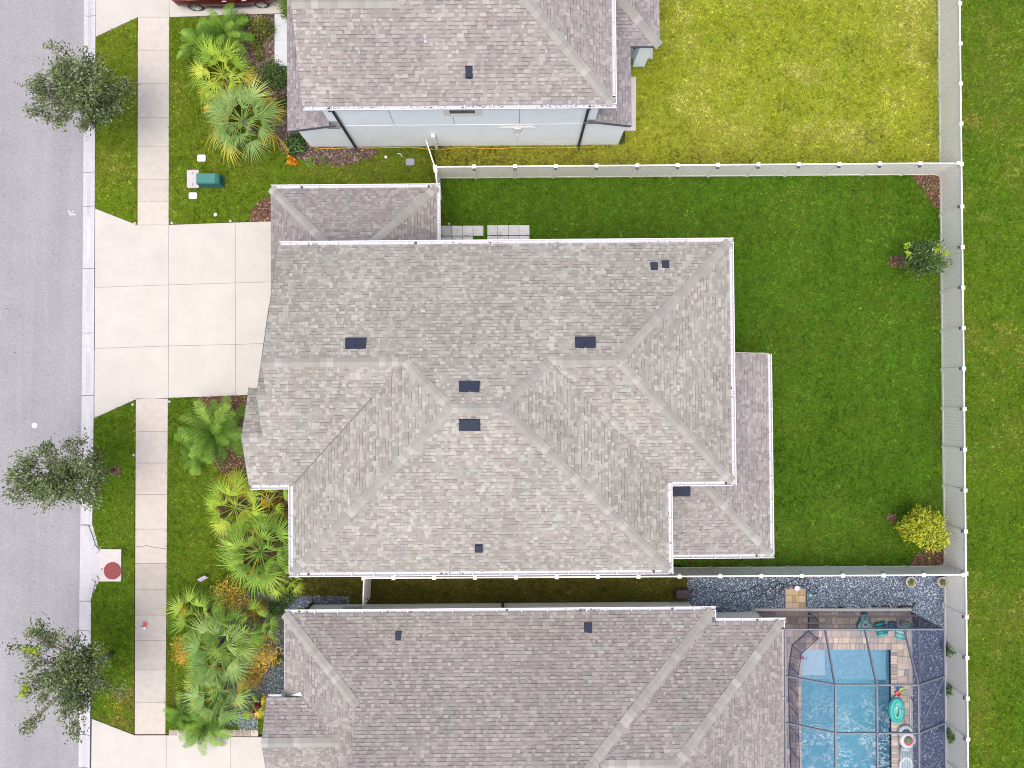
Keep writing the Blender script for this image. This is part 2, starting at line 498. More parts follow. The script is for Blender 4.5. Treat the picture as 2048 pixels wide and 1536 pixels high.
# ---- white walkway of the upper house, stepping slabs of the middle house
wk = thing('walkway', None, None, P(562, 80, 0)); wk['kind'] = 'structure'
for a, b in ((29, 81), (81, 133)): slab([(549.5, a), (600, a), (600, b), (549.5, b)], .05, 'slab', M['pathwhite'], wk, thick=.2)
wk = thing('side_patio', None, None, P(970, 465, 0)); wk['kind'] = 'structure'
for x0, n in ((882.5, 4), (974.5, 4)):
    for i in range(n):
        for a, b in ((451, 472), (472.5, 493.5)):
            if x0 < 900 and i == 3 and a > 470: continue
            slab([(x0 + i*21.2, a + .6 - (x0 > 900)), (x0 + i*21.2 + 20.9, a + .6 - (x0 > 900)), (x0 + i*21.2 + 20.9, b - (x0 > 900)), (x0 + i*21.2, b - (x0 > 900))], .045, 'slab', M['slab'], wk, inset=.006, thick=.1)
b = MB(); b.prism([(p.x, p.y) for p in PX([(1240, 155), (1272, 155), (1271, 262), (1240, 262)])], -.2, .06)
tag(b.build('concrete_pad', M['concrete']), kind='structure')
b = MB(); b.prism([(p.x, p.y) for p in PX([(1240, -60), (1305, -60), (1305, 118), (1240, 118)])], -.2, .05)
tag(b.build('patio', M['concrete']), kind='structure')

# ================================================================== LAWNS
def lawn(poly, base, dry, dens=125, dryamt=.5, blobs=(), excl=(), stripes=0, lab=None, lush=None, dscale=.45, blade=.1, zt=0.0, lab_group=None):
    q = [(p.x, p.y) for p in PX(poly)]
    b = MB(); b.prism(q, -.19, zt, tuple(c * .62 for c in base))
    tag(b.build('lawn', M['turf']), kind='structure')
    x, y = scatter(q, dens, [[(p.x, p.y) for p in PX(e)] for e in excl])
    n = len(x)
    base = np.array(base); dry = np.array(dry)
    lush = base * .66 if lush is None else np.array(lush)
    nz = .55*vnoise(x, y, dscale) + .3*vnoise(x+31, y, dscale*2.7) + .25*vnoise(x, y+17, dscale*7)
    f = np.clip((nz - .42) * 2.6, 0, 1)[:, None]
    col = lush*(1-f) + base*f
    f2 = np.clip((vnoise(x+77, y+5, dscale*1.3)*.6 + vnoise(x+7, y+55, dscale*5)*.5 - .5) * 3, 0, 1)[:, None] * dryamt
    col = col*(1-f2) + dry*f2
    for (bx, by, br, bc, bs, *asp) in blobs:
        c = P(bx, by); ax = asp[0] if asp else 1.0
        rr = br / 43.0
        dd = np.sqrt(((x-c.x)/ax)**2 + (y-c.y)**2) / rr + (vnoise(x, y, 1.7) - .5) * .7 + (vnoise(x, y, 6) - .5) * .5
        s = np.clip(1.25 - dd, 0, 1)[:, None] * bs
        col = col*(1-s) + np.array(bc)*s
    if stripes:
        col *= (1 + stripes * np.sign(np.sin(x * 2*pi/1.15)))[:, None]
    col = col * (RNG.lognormal(0, .27, n) * (.75 + .5*vnoise(x, y, 4.5)))[:, None]
    K = 5
    X = np.repeat(x, K); Y = np.repeat(y, K); C = np.repeat(col, K, axis=0) * RNG.uniform(.8, 1.2, n*K)[:, None]
    th = RNG.uniform(0, 2*pi, n*K); tl = RNG.uniform(.5, 1.25, n*K); ln = RNG.uniform(.6, 1.25, n*K) * blade
    wd = RNG.uniform(.010, .018, n*K) * (blade/.1)
    jx = X + RNG.normal(0, .03, n*K); jy = Y + RNG.normal(0, .03, n*K)
    dx, dy = np.cos(th), np.sin(th)
    V = np.empty((n*K, 3, 3))
    V[:, 0] = np.stack([jx - dy*wd, jy + dx*wd, np.full(n*K, zt)], 1)
    V[:, 1] = np.stack([jx + dy*wd, jy - dx*wd, np.full(n*K, zt)], 1)
    V[:, 2] = np.stack([jx + dx*ln*np.sin(tl), jy + dy*ln*np.sin(tl), zt + ln*np.cos(tl)], 1)
    # the turned side up
    me = tri_mesh('grass', V.reshape(-1, 3), 3, C, M['grass'])
    o = link('grass', me)
    tag(o, lab or 'short mown grass growing on the lawn', 'grass', kind='stuff')
    return o

G_MAIN = (.076, .166, .014); G_MAIN_D = (.14, .16, .025)
G_YEL = (.305, .345, .036); G_YEL_D = (.47, .43, .14)
G_STR = (.108, .185, .015); G_STR_D = (.27, .23, .055)
BROWN = (.105, .075, .022)
HOUSE_MAIN = [(575, 500), (1440, 500), (1440, 945), (1320, 945), (1320, 1105), (600, 1105), (600, 945), (575, 945)]
lawn([(192, 75), (274, 36), (273.5, 449), (190.5, 416)], (.140, .215, .017), (.26, .255, .045), dryamt=.5,
     blobs=[(272, 170, 60, (.28, .22, .07), .6, .35), (230, 330, 50, (.25, .24, .05), .5), (225, 110, 60, (.22, .24, .03), .5)], lab='short green grass on the verge beside the upper pavement')
lawn([(188.5, 836), (270, 800), (267.5, 1468), (183, 1435), (181, 1203), (190, 1180), (197, 1163), (245, 1163), (245, 1097), (198, 1097), (185, 1050)], (.105, .188, .015), (.2, .22, .03), dryamt=.45,
     blobs=[(250, 1395, 26, (.30, .17, .07), .9, 1.3), (238, 1440, 24, (.28, .18, .06), .8, 1.5), (232, 1415, 22, (.28, .27, .03), .7), (220, 1090, 30, (.16, .2, .03), .3)], lab='short green grass on the verge around the storm drain')
lawn([(339, 36), (552, 29), (552, 200), (575, 296), (868, 293), (876, 380), (546, 380), (546, 441), (338, 449)], (.130, .205, .016), (.24, .24, .04), dryamt=.45,
     excl=[[(545, 390), (900, 390), (900, 470), (545, 470)]],
     blobs=[(850, 325, 60, BROWN, .55, 1.6), (700, 318, 60, (.2, .17, .05), .6, 2.0), (352, 170, 40, (.24, .23, .05), .5, .4), (480, 400, 60, (.075, .15, .012), .5)], lab='short green grass on the front lawn between the two upper driveways')
lawn([(337, 797), (492, 791), (590, 960), (595, 1200), (568, 1235), (568, 1466), (331.5, 1468)], (.104, .182, .015), (.19, .21, .025), dryamt=.42,
     blobs=[(345, 1380, 40, (.20, .13, .04), .5, .6), (440, 950, 60, (.15, .17, .03), .4), (395, 1120, 40, (.16, .2, .02), .4)], lab='short green grass on the front lawn below the middle driveway')
lawn([(873, 352), (1881, 343), (1888, 1134), (1344, 1136), (1344, 960), (873, 500)], G_MAIN, G_MAIN_D, dryamt=.34, excl=[HOUSE_MAIN, [(1330, 730), (1500, 730), (1500, 1080), (1330, 1080)]],
     blobs=[(1870, 600, 40, (.11, .095, .025), .55, .5), (1872, 850, 40, (.11, .095, .025), .6, .5), (1860, 1010, 36, (.11, .09, .025), .5, .7),
            (888, 440, 24, (.14, .10, .03), .6, .8), (1130, 400, 190, (.11, .165, .018), .35, 2.2), (1600, 1110, 70, (.12, .135, .028), .4, 2.6), (1690, 430, 160, (.12, .175, .016), .25),
            (1400, 1122, 60, (.10, .06, .02), .6, 2.0)], stripes=.05, lab='dense dark green grass of the fenced back garden')
lawn([(590, 1062), (1344, 1062), (1344, 1128), (1380, 1134), (1380, 1212), (735, 1212), (590, 1190)], (.11, .10, .02), (.17, .13, .04), dryamt=.6, dens=110, lush=(.05, .055, .012),
     blobs=[(1290, 1165, 50, (.09, .11, .02), .6), (650, 1175, 50, (.08, .09, .02), .5, 1.6)], lab='sparse brownish grass in the narrow passage between the houses')
lawn([(870, 291), (1250, 289), (1250, -60), (1872, -60), (1881, 327), (871, 334)], G_YEL, G_YEL_D, dryamt=.55, lush=(.21, .27, .018), dscale=.55,
     excl=[[(1180, -60), (1262, -60), (1262, 255), (1180, 255)]],
     blobs=[(1700, 94, 24, (.07, .13, .015), .9, 1.2), (1745, 268, 26, (.13, .13, .03), .9), (1572, 218, 22, (.11, .16, .02), .8), (1823, 268, 14, (.07, .13, .015), .8),
            (1458, 74, 12, (.07, .12, .015), .8), (1420, 76, 12, (.09, .13, .02), .6), (1865, 110, 40, (.13, .17, .02), .7, .6), (1865, 250, 40, (.15, .16, .03), .6, .7),
            (1060, 312, 110, (.19, .15, .03), .85, 4.0), (930, 318, 60, BROWN, .8, 1.6), (1290, 100, 60, (.17, .19, .02), .6, .9), (1320, 290, 40, (.24, .29, .012), .6), (1500, 335, 60, (.16, .17, .03), .5, 5.0)],
     lab='dry yellow green grass of the upper back garden')
lawn([(1879, -60), (2120, -60), (2120, 1600), (1893, 1600)], G_STR, G_STR_D, dryamt=.55, lush=(.075, .155, .012),
     blobs=[(2040, 150, 60, (.07, .16, .012), .7, .5), (1990, 170, 120, (.21, .21, .04), .55, .6), (2035, 480, 120, (.07, .16, .012), .45, .6), (2030, 860, 50, (.2, .19, .04), .5),
            (2010, 1260, 60, (.20, .2, .04), .5), (1955, 1010, 120, (.08, .17, .014), .4, .6)], lab='mown green grass of the open strip outside the long fence')

# ================================================================== MULCH AND GRAVEL
def chips(poly, n_m2, cols, name, lab, cat, bed, z=.012, L=(.05, .11), W=(.012, .028), tilt=.5, lift=.03, m=None, excl=()):
    q = [(p.x, p.y) for p in PX(poly)]
    b = MB(); b.prism(q, -.15, z)
    root = b.build(name, bed); tag(root, kind='structure')
    x, y = scatter(q, n_m2, [[(p.x, p.y) for p in PX(e)] for e in excl])
    n = len(x)
    th = RNG.uniform(0, 2*pi, n); ln = RNG.uniform(*L, n)/2; wd = RNG.uniform(*W, n)
    t1 = RNG.normal(0, tilt, n); t2 = RNG.normal(0, tilt, n)
    zc = z + .008 + RNG.random(n)*lift
    dx, dy = np.cos(th), np.sin(th)
    V = np.empty((n, 4, 3))
    for k_, (s1, s2) in enumerate(((-1, -1), (1, -1), (1, 1), (-1, 1))):
        V[:, k_, 0] = x + s1*dx*ln*np.cos(t1) - s2*dy*wd*np.cos(t2)
        V[:, k_, 1] = y + s1*dy*ln*np.cos(t1) + s2*dx*wd*np.cos(t2)
        V[:, k_, 2] = zc + s1*np.sin(t1)*ln + s2*np.sin(t2)*wd
    C = np.array(cols)[RNG.integers(0, len(cols), n)] * RNG.uniform(.7, 1.3, n)[:, None]
    me = tri_mesh('chips', V.reshape(-1, 3), 4, C, m or M['mulch'], k=4)
    o = link(cat.replace(' ', '_'), me); tag(o, lab, cat, kind='stuff')
MU1 = [(.17, .105, .11), (.12, .07, .075), (.26, .19, .19), (.36, .28, .27), (.09, .05, .05), (.20, .13, .13)]
MU2 = [(.19, .07, .05), (.13, .05, .04), (.27, .13, .10), (.09, .035, .03), (.22, .10, .08), (.33, .2, .16)]
chips([(470, 31), (549, 29), (549, 134), (610, 134), (620, 293), (745, 296), (758, 305), (735, 318), (690, 330), (640, 330), (600, 318), (560, 300), (540, 250), (505, 200), (470, 100)], 420, MU1, 'mulch_bed',
      'purple brown bark mulch in the bed along the upper house', 'mulch chips', M['mulchbed'], excl=[[(549, 29), (600, 29), (600, 134), (549, 134)]])
chips([(545, 395), (530, 398), (515, 405), (504, 420), (500, 444), (560, 442), (560, 395)], 420, MU2, 'mulch_bed', 'red brown mulch at the upper corner of the middle driveway', 'mulch chips', M['mulchbed'])
chips([(395, 795), (492, 790), (500, 960), (470, 962), (440, 940), (390, 860)], 420, MU2, 'mulch_bed', 'red brown mulch below the middle driveway under dark palms', 'mulch chips', M['mulchbed'])
chips([(470, 962), (590, 950), (590, 1140), (580, 1180), (540, 1180), (440, 1100), (430, 1000)], 260, [(.13, .07, .03), (.2, .11, .04), (.08, .05, .03)], 'mulch_bed', 'brown mulch under the fan palms at the middle house front', 'mulch chips', M['mulchbed'])
chips([(1818, 347), (1883, 346), (1884, 424), (1866, 410), (1850, 385), (1832, 362)], 420, MU2, 'mulch_bed', 'red mulch in the upper corner of the back garden', 'mulch chips', M['mulchbed'])
chips([(1795+20*cos(a), 524+13*sin(a)) for a in [2*pi*i/16 for i in range(16)]], 420, MU2, 'mulch_bed', 'ring of red mulch around the small dark tree', 'mulch chips', M['mulchbed'])
chips([(1815, 1134), (1830, 1112), (1850, 1098), (1887, 1090), (1888, 1135)], 420, MU2, 'mulch_bed', 'red mulch in the lower corner of the back garden', 'mulch chips', M['mulchbed'])
chips([(1782+10*cos(a), 1035+10*sin(a)) for a in [2*pi*i/16 for i in range(16)]], 420, MU2, 'mulch_bed', 'red mulch beside the yellow green tree', 'mulch chips', M['mulchbed'])
chips([(231+11*cos(a), 941+9*sin(a)) for a in [2*pi*i/16 for i in range(16)]], 420, MU2, 'mulch_bed', 'red mulch around the middle street tree trunk', 'mulch chips', M['mulchbed'])
GRV = [(.25, .32, .41), (.17, .23, .31), (.36, .43, .50), (.09, .13, .19), (.55, .61, .65), (.20, .25, .34), (.13, .18, .25)]
GRV2 = [(.12, .13, .18), (.08, .09, .13), (.20, .22, .28), (.05, .06, .09), (.34, .37, .42)]
def gravel(poly, lab, cols=GRV, dens=560, excl=()):
    chips(poly, dens, cols, 'gravel_bed', lab, 'gravel', M['gravelbed'], L=(.03, .07), W=(.012, .024), tilt=.55, lift=.02, m=M['gravel'], excl=excl)
gravel([(1375, 1135), (1888, 1134), (1888, 1226), (1375, 1226)], 'blue grey gravel strip between the lower fence and the pool enclosure', excl=[[(1568, 1178), (1612, 1178), (1612, 1226), (1568, 1226)]])
gravel([(1821, 1226), (1888, 1226), (1893, 1600), (1824, 1600)], 'blue grey gravel along the right side of the pool enclosure', dens=420)
gravel([(535, 1230), (600, 1230), (600, 1390), (518, 1390), (518, 1425), (480, 1425), (480, 1452), (430, 1452), (420, 1250), (500, 1180), (560, 1190), (700, 1192), (700, 1210), (600, 1215)], 'dark grey gravel in the front bed of the lower house', GRV2, 420)
gravel([(478, 1424), (516, 1424), (516, 1459), (478, 1459)], 'small square of blue grey gravel by the lower driveway', GRV, 500)
# ================================================================== HOUSES
def proj(p):
    y = p[1]; z = p[2] - CAM_H
    yy = y*cos(TILT) + z*sin(TILT); zz = -y*sin(TILT) + z*cos(TILT)
    return 1024 + FPX*p[0]/(-zz), 768 - FPX*yy/(-zz)
class Face:
    def __init__(s, O, u, w_, z, p, iv, vb, mul=1.0, caps=True):
        s.O = O; s.u = u; s.w = w_; s.z = z; s.p = p; s.iv = iv; s.vb = vb; s.mul = mul
    def pt(s, a, v, dz=0.0):
        return HW(s.O[0] + s.u[0]*a + s.w[0]*v, s.O[1] + s.u[1]*a + s.w[1]*v, s.z + s.p*v + dz)
PXF = (1, 0); PYF = (0, 1)
EXPO = 0.143
TONES = [((.288, .281, .268), 5), ((.256, .248, .237), 4), ((.272, .242, .227), 2.3), ((.240, .218, .207), 1.3), ((.235, .230, .225), 2.6), ((.350, .343, .325), 2.8), ((.325, .316, .299), 4)]
def roof(house, faces, tint, name='roof', label=None):
    b = MB()
    for f in faces:
        for v0, v1 in zip(f.vb[:-1], f.vb[1:]):
            a, c = f.iv(v0 + 1e-4), f.iv(v1 - 1e-4)
            if c[1] - c[0] < 1e-3: c = ((c[0]+c[1])/2,)*2
            q = [f.pt(a[0], v0, -.012), f.pt(a[1], v0, -.012), f.pt(c[1], v1, -.012), f.pt(c[0], v1, -.012)]
            if (q[1]-q[0]).cross(q[2]-q[0]).z + (q[2]-q[0]).cross(q[3]-q[0]).z < 0: q = q[::-1]
            b.face(q)
    r = b.build(name, M['roofdeck'], house)
    rt = root_loc(house)
    rr = random.Random(11)
    quads = []
    tl = [tuple(c*.82 + m_*.18 for c, m_ in zip(t, (.283, .272, .258))) for t, k in TONES]; tw = [k for t, k in TONES]
    for f in faces:
        e = EXPO / sqrt(1 + f.p*f.p)
        vmax = f.vb[-1]
        flip = (f.u[0]*f.w[1] - f.u[1]*f.w[0]) < 0
        n = int(vmax / e)
        for j in range(n + 1):
            v0 = j*e; v1 = min(v0 + e, vmax)
            if v1 - v0 < .02: continue
            a0b, a1b = f.iv(v0 + 1e-4); a0t, a1t = f.iv(v1 - 1e-4)
            if abs(a0b - a0t) > 2*e: a0b = a0t = max(a0b, a0t)
            if abs(a1b - a1t) > 2*e: a1b = a1t = min(a1b, a1t)
            s = min(a0b, a0t) - rr.random()*.3; end = max(a1b, a1t)
            proud = rr.random() < .5
            while s < end:
                wd = rr.choice((.09, .11, .13, .15, .17, .19, .22, .26)); c0, c1 = s, s + wd; s = c1
                bl, br = max(c0, a0b), min(c1, a1b); tl_, tr = max(c0, a0t), min(c1, a1t)
                if br <= bl and tr <= tl_: continue
                if br < bl: bl = br = (bl + br)/2
                if tr < tl_: tl_ = tr = (tl_ + tr)/2
                proud = not proud
                th = .021 + rr.uniform(-.003, .004) if proud else .010
                m = f.pt((c0+c1)/2, v0)
                px, py = proj(m)
                if not (-140 < px < 2190 and -140 < py < 1680): continue
                g_ = .002 if wd > .03 else 0
                q = [f.pt(bl+g_, v0, th), f.pt(br-g_, v0, th), f.pt(tr-g_, v1, .004), f.pt(tl_+g_, v1, .004),
                     f.pt(bl+g_, v0, -.008), f.pt(br-g_, v0, -.008)]
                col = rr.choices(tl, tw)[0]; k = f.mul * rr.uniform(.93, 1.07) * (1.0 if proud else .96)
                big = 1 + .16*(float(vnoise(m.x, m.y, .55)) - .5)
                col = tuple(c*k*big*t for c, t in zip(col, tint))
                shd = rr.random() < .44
                quads.append((q, col if not shd else (col, v1-v0), flip, (br-bl+tr-tl_)*e, (px, py), m.z))
    # the ones that show largest are pieces of their own
    inside = [i for i, q in enumerate(quads) if 4 < q[4][0] < 2044 and 4 < q[4][1] < 1532]
    inside.sort(key=lambda i: -quads[i][3] / (CAM_H - quads[i][5])**2)
    own = set(inside[:300])
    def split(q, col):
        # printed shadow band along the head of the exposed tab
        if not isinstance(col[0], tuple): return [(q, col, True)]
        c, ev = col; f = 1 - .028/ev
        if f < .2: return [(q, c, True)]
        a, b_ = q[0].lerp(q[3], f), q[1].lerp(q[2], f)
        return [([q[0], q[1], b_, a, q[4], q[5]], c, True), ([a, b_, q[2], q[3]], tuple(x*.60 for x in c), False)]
    def faces_of(q, flip):
        F = [(0, 1, 2, 3), (4, 5, 1, 0), (4, 0, 3), (1, 5, 2)]
        if flip: F = [t[::-1] for t in F]
        return F
    big = MB()
    for i, (q, col, flip, *_r) in enumerate(quads):
        if i in own:
            b = MB()
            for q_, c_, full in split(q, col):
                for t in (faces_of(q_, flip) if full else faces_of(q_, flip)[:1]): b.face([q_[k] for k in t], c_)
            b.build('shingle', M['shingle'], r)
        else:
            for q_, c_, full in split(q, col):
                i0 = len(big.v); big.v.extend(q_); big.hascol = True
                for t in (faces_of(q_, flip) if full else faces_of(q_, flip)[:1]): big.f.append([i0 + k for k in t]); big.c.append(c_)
    o = big.build('shingle', M['shingle'], r); o['kind'] = 'stuff'
    return r

def hn(f): # normal of a face in world
    n = (HW(-f.p*f.w[0], -f.p*f.w[1], 0)); n.z = 1.0
    return n.normalized()
def ridge(r, A, B, fa, fb, step=.235, wid=.175):
    """bent cap shingles from the low end A to the high end B (house frame)"""
    A = HW(*A); B = HW(*B)
    t = (B - A); L = t.length; t.normalize()
    na, nb = hn(fa), hn(fb)
    sa = t.cross(na).normalized(); sb = t.cross(nb).normalized()
    side = t.cross(Vector((0, 0, 1)))
    ua = Vector((-na.x, -na.y, 0)); 
    if sa.dot(Vector((na.x, na.y, 0))) < 0: sa = -sa
    if sb.dot(Vector((nb.x, nb.y, 0))) < 0: sb = -sb
    n = max(1, int(L / step)); st = L / n
    up = (na + nb).normalized()
    meshes = []
    for k in range(3):
        ln = st * (1.12 + .1*k)
        j = .004 * (k - 1)
        lo = [sa*wid + na*(.034+j), up*(.048+j), sb*wid + nb*(.034+j)]
        hi = [t*ln + sa*(wid*.97) + na*.016, t*ln + up*.028, t*ln + sb*(wid*.97) + nb*.016]
        dn = [sa*wid + na*.004, up*.01, sb*wid + nb*.004]
        v = lo + hi + dn
        F = [(0, 1, 4, 3), (1, 2, 5, 4), (6, 7, 1, 0), (7, 8, 2, 1), (6, 0, 3), (8, 5, 2)]
        me = bpy.data.meshes.new('ridge_cap')
        if (v[1]-v[0]).cross(v[4]-v[0]).dot(up) < 0: F = [q[::-1] for q in F]
        me.from_pydata([Vector(p) for p in v], [], F); me.materials.append(M['cap'])
        meshes.append(me)
    rt = root_loc(r)
    for i in range(n):
        o = link('ridge_cap', random.choice(meshes), r, A + t*(st*i) + up*random.uniform(0, .006) - rt)
        q = random.choices(((.275, .268, .246), (.255, .247, .229), (.295, .286, .262), (.34, .332, .308)), (5, 3, 3, 1.3))[0]; o.color = (*q, 1)

_hang = None
def gutter(house, a, b, z, out, hangers=True, outlets=(), step=.95, litter=0.0, w_=.15):
    """open trough on the eave line a-b (house frame), out = outward direction"""
    global _hang
    m = MB(); a = Vector(a); b = Vector(b); o = Vector(out); t = (b - a).normalized(); L = (b - a).length
    prof = [(-.02, .0), (-.02, -.12), (w_, -.12), (w_ + .02, -.01), (w_ + .02, .008), (w_ - .002, .008), (w_ - .012, -.005), (w_ - .02, -.10), (.0, -.10), (.0, .0)]
    n = len(prof)
    ra = [HW(*(a + o*p[0]), z + p[1]) for p in prof]; rb = [HW(*(b + o*p[0]), z + p[1]) for p in prof]
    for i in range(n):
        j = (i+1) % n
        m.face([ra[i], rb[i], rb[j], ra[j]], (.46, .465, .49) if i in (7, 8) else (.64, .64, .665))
    for q, s in ((a, 1), (b, -1)):
        q2 = q + t*.006*s
        m.face([HW(*(q2 + o*p[0]), z + p[1]) for p in ((0, 0), (0, -.12), (w_ + .01, -.12), (w_ + .01, 0))], (.64, .64, .665))
    g = m.build('gutter', M['gutter'], house)
    rt = root_loc(house)
    if hangers:
        if _hang is None: _hang = {}
        key = (round(o.x), round(o.y), w_)
        if key not in _hang:
            h = MB(); h.tf = lambda p: HW(p.x, p.y, p.z)
            tx, ty = abs(t.x), abs(t.y)
            q0 = Vector((0, 0)); q1 = o*(w_ + .01)
            x0, x1 = sorted((q0.x, q1.x)); y0, y1 = sorted((q0.y, q1.y))
            if abs(o.x) > .5: y0, y1 = -.014, .014
            else: x0, x1 = -.014, .014
            h.box(x0, y0, -.006, x1, y1, .012, (.70, .70, .72))
            h0 = h.build('hanger', M['gutter'], None, origin=Vector((0, 0, 0)))
            _hang[key] = h0.data; bpy.data.objects.remove(h0)
        s = .35
        while s < L - .2:
            q = a + t*s
            place('hanger', _hang[key], g, HW(q.x, q.y, z))
            s += step * random.uniform(.82, 1.15)
    for f in outlets:
        q = a + t*(L*f) + o*(w_*.5)
        k = MB(); k.lathe(HW(q.x, q.y, z - .098), [(.055, 0), (.055, .004)], 12); k.build('outlet', M['darkmetal'], g)
    if litter:
        k = MB()
        for i in range(int(L*litter*.6)):
            s = random.random()**1.0 * L
            if float(vnoise(s, a.x + a.y, .8)) < .5: continue
            q = a + t*s + o*random.uniform(.01, w_ - .05); an = random.random()*3
            l1, w1 = random.uniform(.02, .06), random.uniform(.008, .02)
            e1 = Vector((cos(an), sin(an)))*.2 + t*.9; e1.normalize(); e2 = Vector((-e1.y, e1.x))
            k.face([HW(*(q + e1*x*l1 + e2*y*w1), z - .09 + random.uniform(0, .02)) for x, y in ((-1, 0), (0, -1), (1, 0), (0, 1))])
        if k.f: tag(k.build('leaf_litter', M['debris'], g), kind='stuff')
    return g
def rake(house, A, B, name='rake_board', m='fascia', drop=.16, th=.03):
    b = MB(); A = HW(*A); B = HW(*B)
    b.beam(A + Vector((0, 0, -drop/2 - .005)), B + Vector((0, 0, -drop/2 - .005)), th, drop)
    return b.build(name, M[m], house)
def wallbox(b, x0, y0, x1, y1, z0, z1):
    b.tf = lambda p: HW(p.x, p.y, p.z)
    b.box(x0, y0, z0, x1, y1, z1)
def vent(roof_, px, py, z, down, w_=.34, l=.42, hw=1):
    """slant-back roof vent; down = downslope direction in the house frame"""
    x, y = H(px, py, z); d = Vector(down); s = Vector((-d.y, d.x))
    b = MB()
    def q(a, c, h): p = Vector((x, y)) + s*a*w_/2 + d*c*l/2; return HW(p.x, p.y, z - .45*c*l/2 + h)
    for (A, Bv) in ((1.12, .012),):
        b.face([q(-A, -1.15, Bv), q(A, -1.15, Bv), q(A, 1.1, Bv), q(-A, 1.1, Bv)])
        b.face([q(A, -1.15, Bv), q(-A, -1.15, Bv), q(-A, -1.15, -.01), q(A, -1.15, -.01)])
    lo = [(-1, -1), (1, -1), (1, 1), (-1, 1)]
    top = [q(-.92, -.8, .07), q(.92, -.8, .07), q(1, 1.02, .17), q(-1, 1.02, .17)]
    bot = [q(a, c, .0) for a, c in lo]
    b.face(top)
    for i in range(4): b.face([bot[i], bot[(i+1) % 4], top[(i+1) % 4], top[i]])
    o = b.build('roof_vent', M['vent'], roof_)
    return o
def pair(roof_, px, py, z, down, pxw=20.5):
    for s in (-1, 1): vent(roof_, px + s*pxw/2, py, z, down, w_=.385, l=.44)
def pipe(roof_, px, py, z):
    c = P(px, py, z); b = MB()
    b.lathe(c, [(.10, -.06), (.075, .04), (.045, .05), (.045, .22), (.03, .22), (.03, .12)], 10)
    return b.build('vent_pipe', M['pvc'], roof_)

PT = .45
# ------------------------------------------------------------------ the middle house
ZE = 5.7
N = (H(700, 489.5, ZE)[1] + H(1400, 485, ZE)[1]) / 2
W = H(586, 1060, ZE)[0]; E = H(1337, 1060, ZE)[0]
S1 = H(960, 1142.5, ZE)[1]; YS = (H(540, 968, ZE)[1] + H(1400, 965.5, ZE)[1]) / 2
EE = H(1461, 700, ZE)[0]
X1 = H(556, 520, ZE)[0]; rg = (N - YS)/2; r = (N - S1)/2
g2 = (H(540, 612, ZE)[1] - YS)/2; g3 = (H(497, 776, ZE)[1] - YS)/2
X2 = H(513, 790, ZE + PT*g2)[0]; X3 = H(483, 880, ZE + PT*g3)[0]
hm = thing('house', 'two storey house in the middle with brownish grey shingle roof and white gutters', 'house', HW((W+E)/2, (N+S1)/2, 0), 'houses in the row')
def ivN(v): return (X1, EE - v) if v < rg else (W + v, E - v)
def ivS(v): return ((X3 if v < g3 else X2 if v < g2 else X1), W + v)
FN = Face((0, N), PXF, (0, -1), ZE, PT, ivN, [0, rg, r])
FGS = Face((0, YS), PXF, (0, 1), ZE, PT, ivS, [0, g3, g2, rg])
FW = Face((W, 0), PYF, (1, 0), ZE, PT, lambda v: (S1 + v, YS + v if v < rg else N - v), [0, rg, r])
FS = Face((0, S1), PXF, (0, 1), ZE, PT, lambda v: (W + v, E - v), [0, r])
FE = Face((E, 0), PYF, (-1, 0), ZE, PT, lambda v: (S1 + v, YS + v if v < rg else N - v), [0, rg, r])
FES = Face((0, YS), PXF, (0, 1), ZE, PT, lambda v: (E - v, EE - v), [0, rg])
FEE = Face((EE, 0), PYF, (-1, 0), ZE, PT, lambda v: (YS + v, N - v), [0, rg])
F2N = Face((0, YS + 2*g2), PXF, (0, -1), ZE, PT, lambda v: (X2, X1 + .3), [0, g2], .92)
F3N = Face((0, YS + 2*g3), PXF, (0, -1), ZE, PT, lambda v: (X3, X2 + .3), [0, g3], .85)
rm = roof(hm, [FN, FGS, FW, FS, FE, FES, FEE, F2N, F3N], (.995, .995, .935))
def valley_shade_strip(r_, A, B):
    A = HW(*A); B = HW(*B); b = MB(); u = Vector((0, 0, .012)); b.beam(A + u, B + u, .03, .03); b.build('valley_shade_strip', M['valley_shade_strip'], r_)  # dark strip stands in for the shadow line of closed-cut valleys
valley_shade_strip(rm, (W, YS, ZE), (W + rg*.72, YS + rg*.72, ZE + PT*rg*.72))
mid = (N + S1)/2; zr = ZE + PT*r; zg = ZE + PT*rg; yg = N - rg
for A, B, fa, fb in (((W, S1, ZE), (W + r, mid, zr), FW, FS), ((E, S1, ZE), (E - r, mid, zr), FE, FS), ((W + r, mid, zr), (E - r, mid, zr), FN, FS),
                     ((W + rg, yg, zg), (W + r, mid, zr), FN, FW), ((E - rg, yg, zg), (E - r, mid, zr), FN, FE), ((X1, yg, zg), (W + rg, yg, zg), FN, FGS),
                     ((EE, N, ZE), (EE - rg, yg, zg), FN, FEE), ((EE, YS, ZE), (EE - rg, yg, zg), FES, FEE), ((EE - rg, yg, zg), (E - rg, yg, zg), FN, FES),
                     ((X2, YS + g2, ZE + PT*g2), (X1 + .1, YS + g2, ZE + PT*g2), F2N, FGS), ((X3, YS + g3, ZE + PT*g3), (X2 + .1, YS + g3, ZE + PT*g3), F3N, FGS)):
    ridge(rm, A, B, fa, fb)
ZL = 2.9
NL = (H(600, 377, ZL)[1] + H(850, 375, ZL)[1])/2; XL = H(542, 430, ZL)[0]; XR = H(873, 430, ZL)[0]
rl = NL - N + .5
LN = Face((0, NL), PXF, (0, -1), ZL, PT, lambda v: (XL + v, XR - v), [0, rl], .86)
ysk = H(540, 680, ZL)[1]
LW = Face((XL, 0), PYF, (1, 0), ZL, PT, lambda v: (ysk, NL - v), [0, rl], .84)
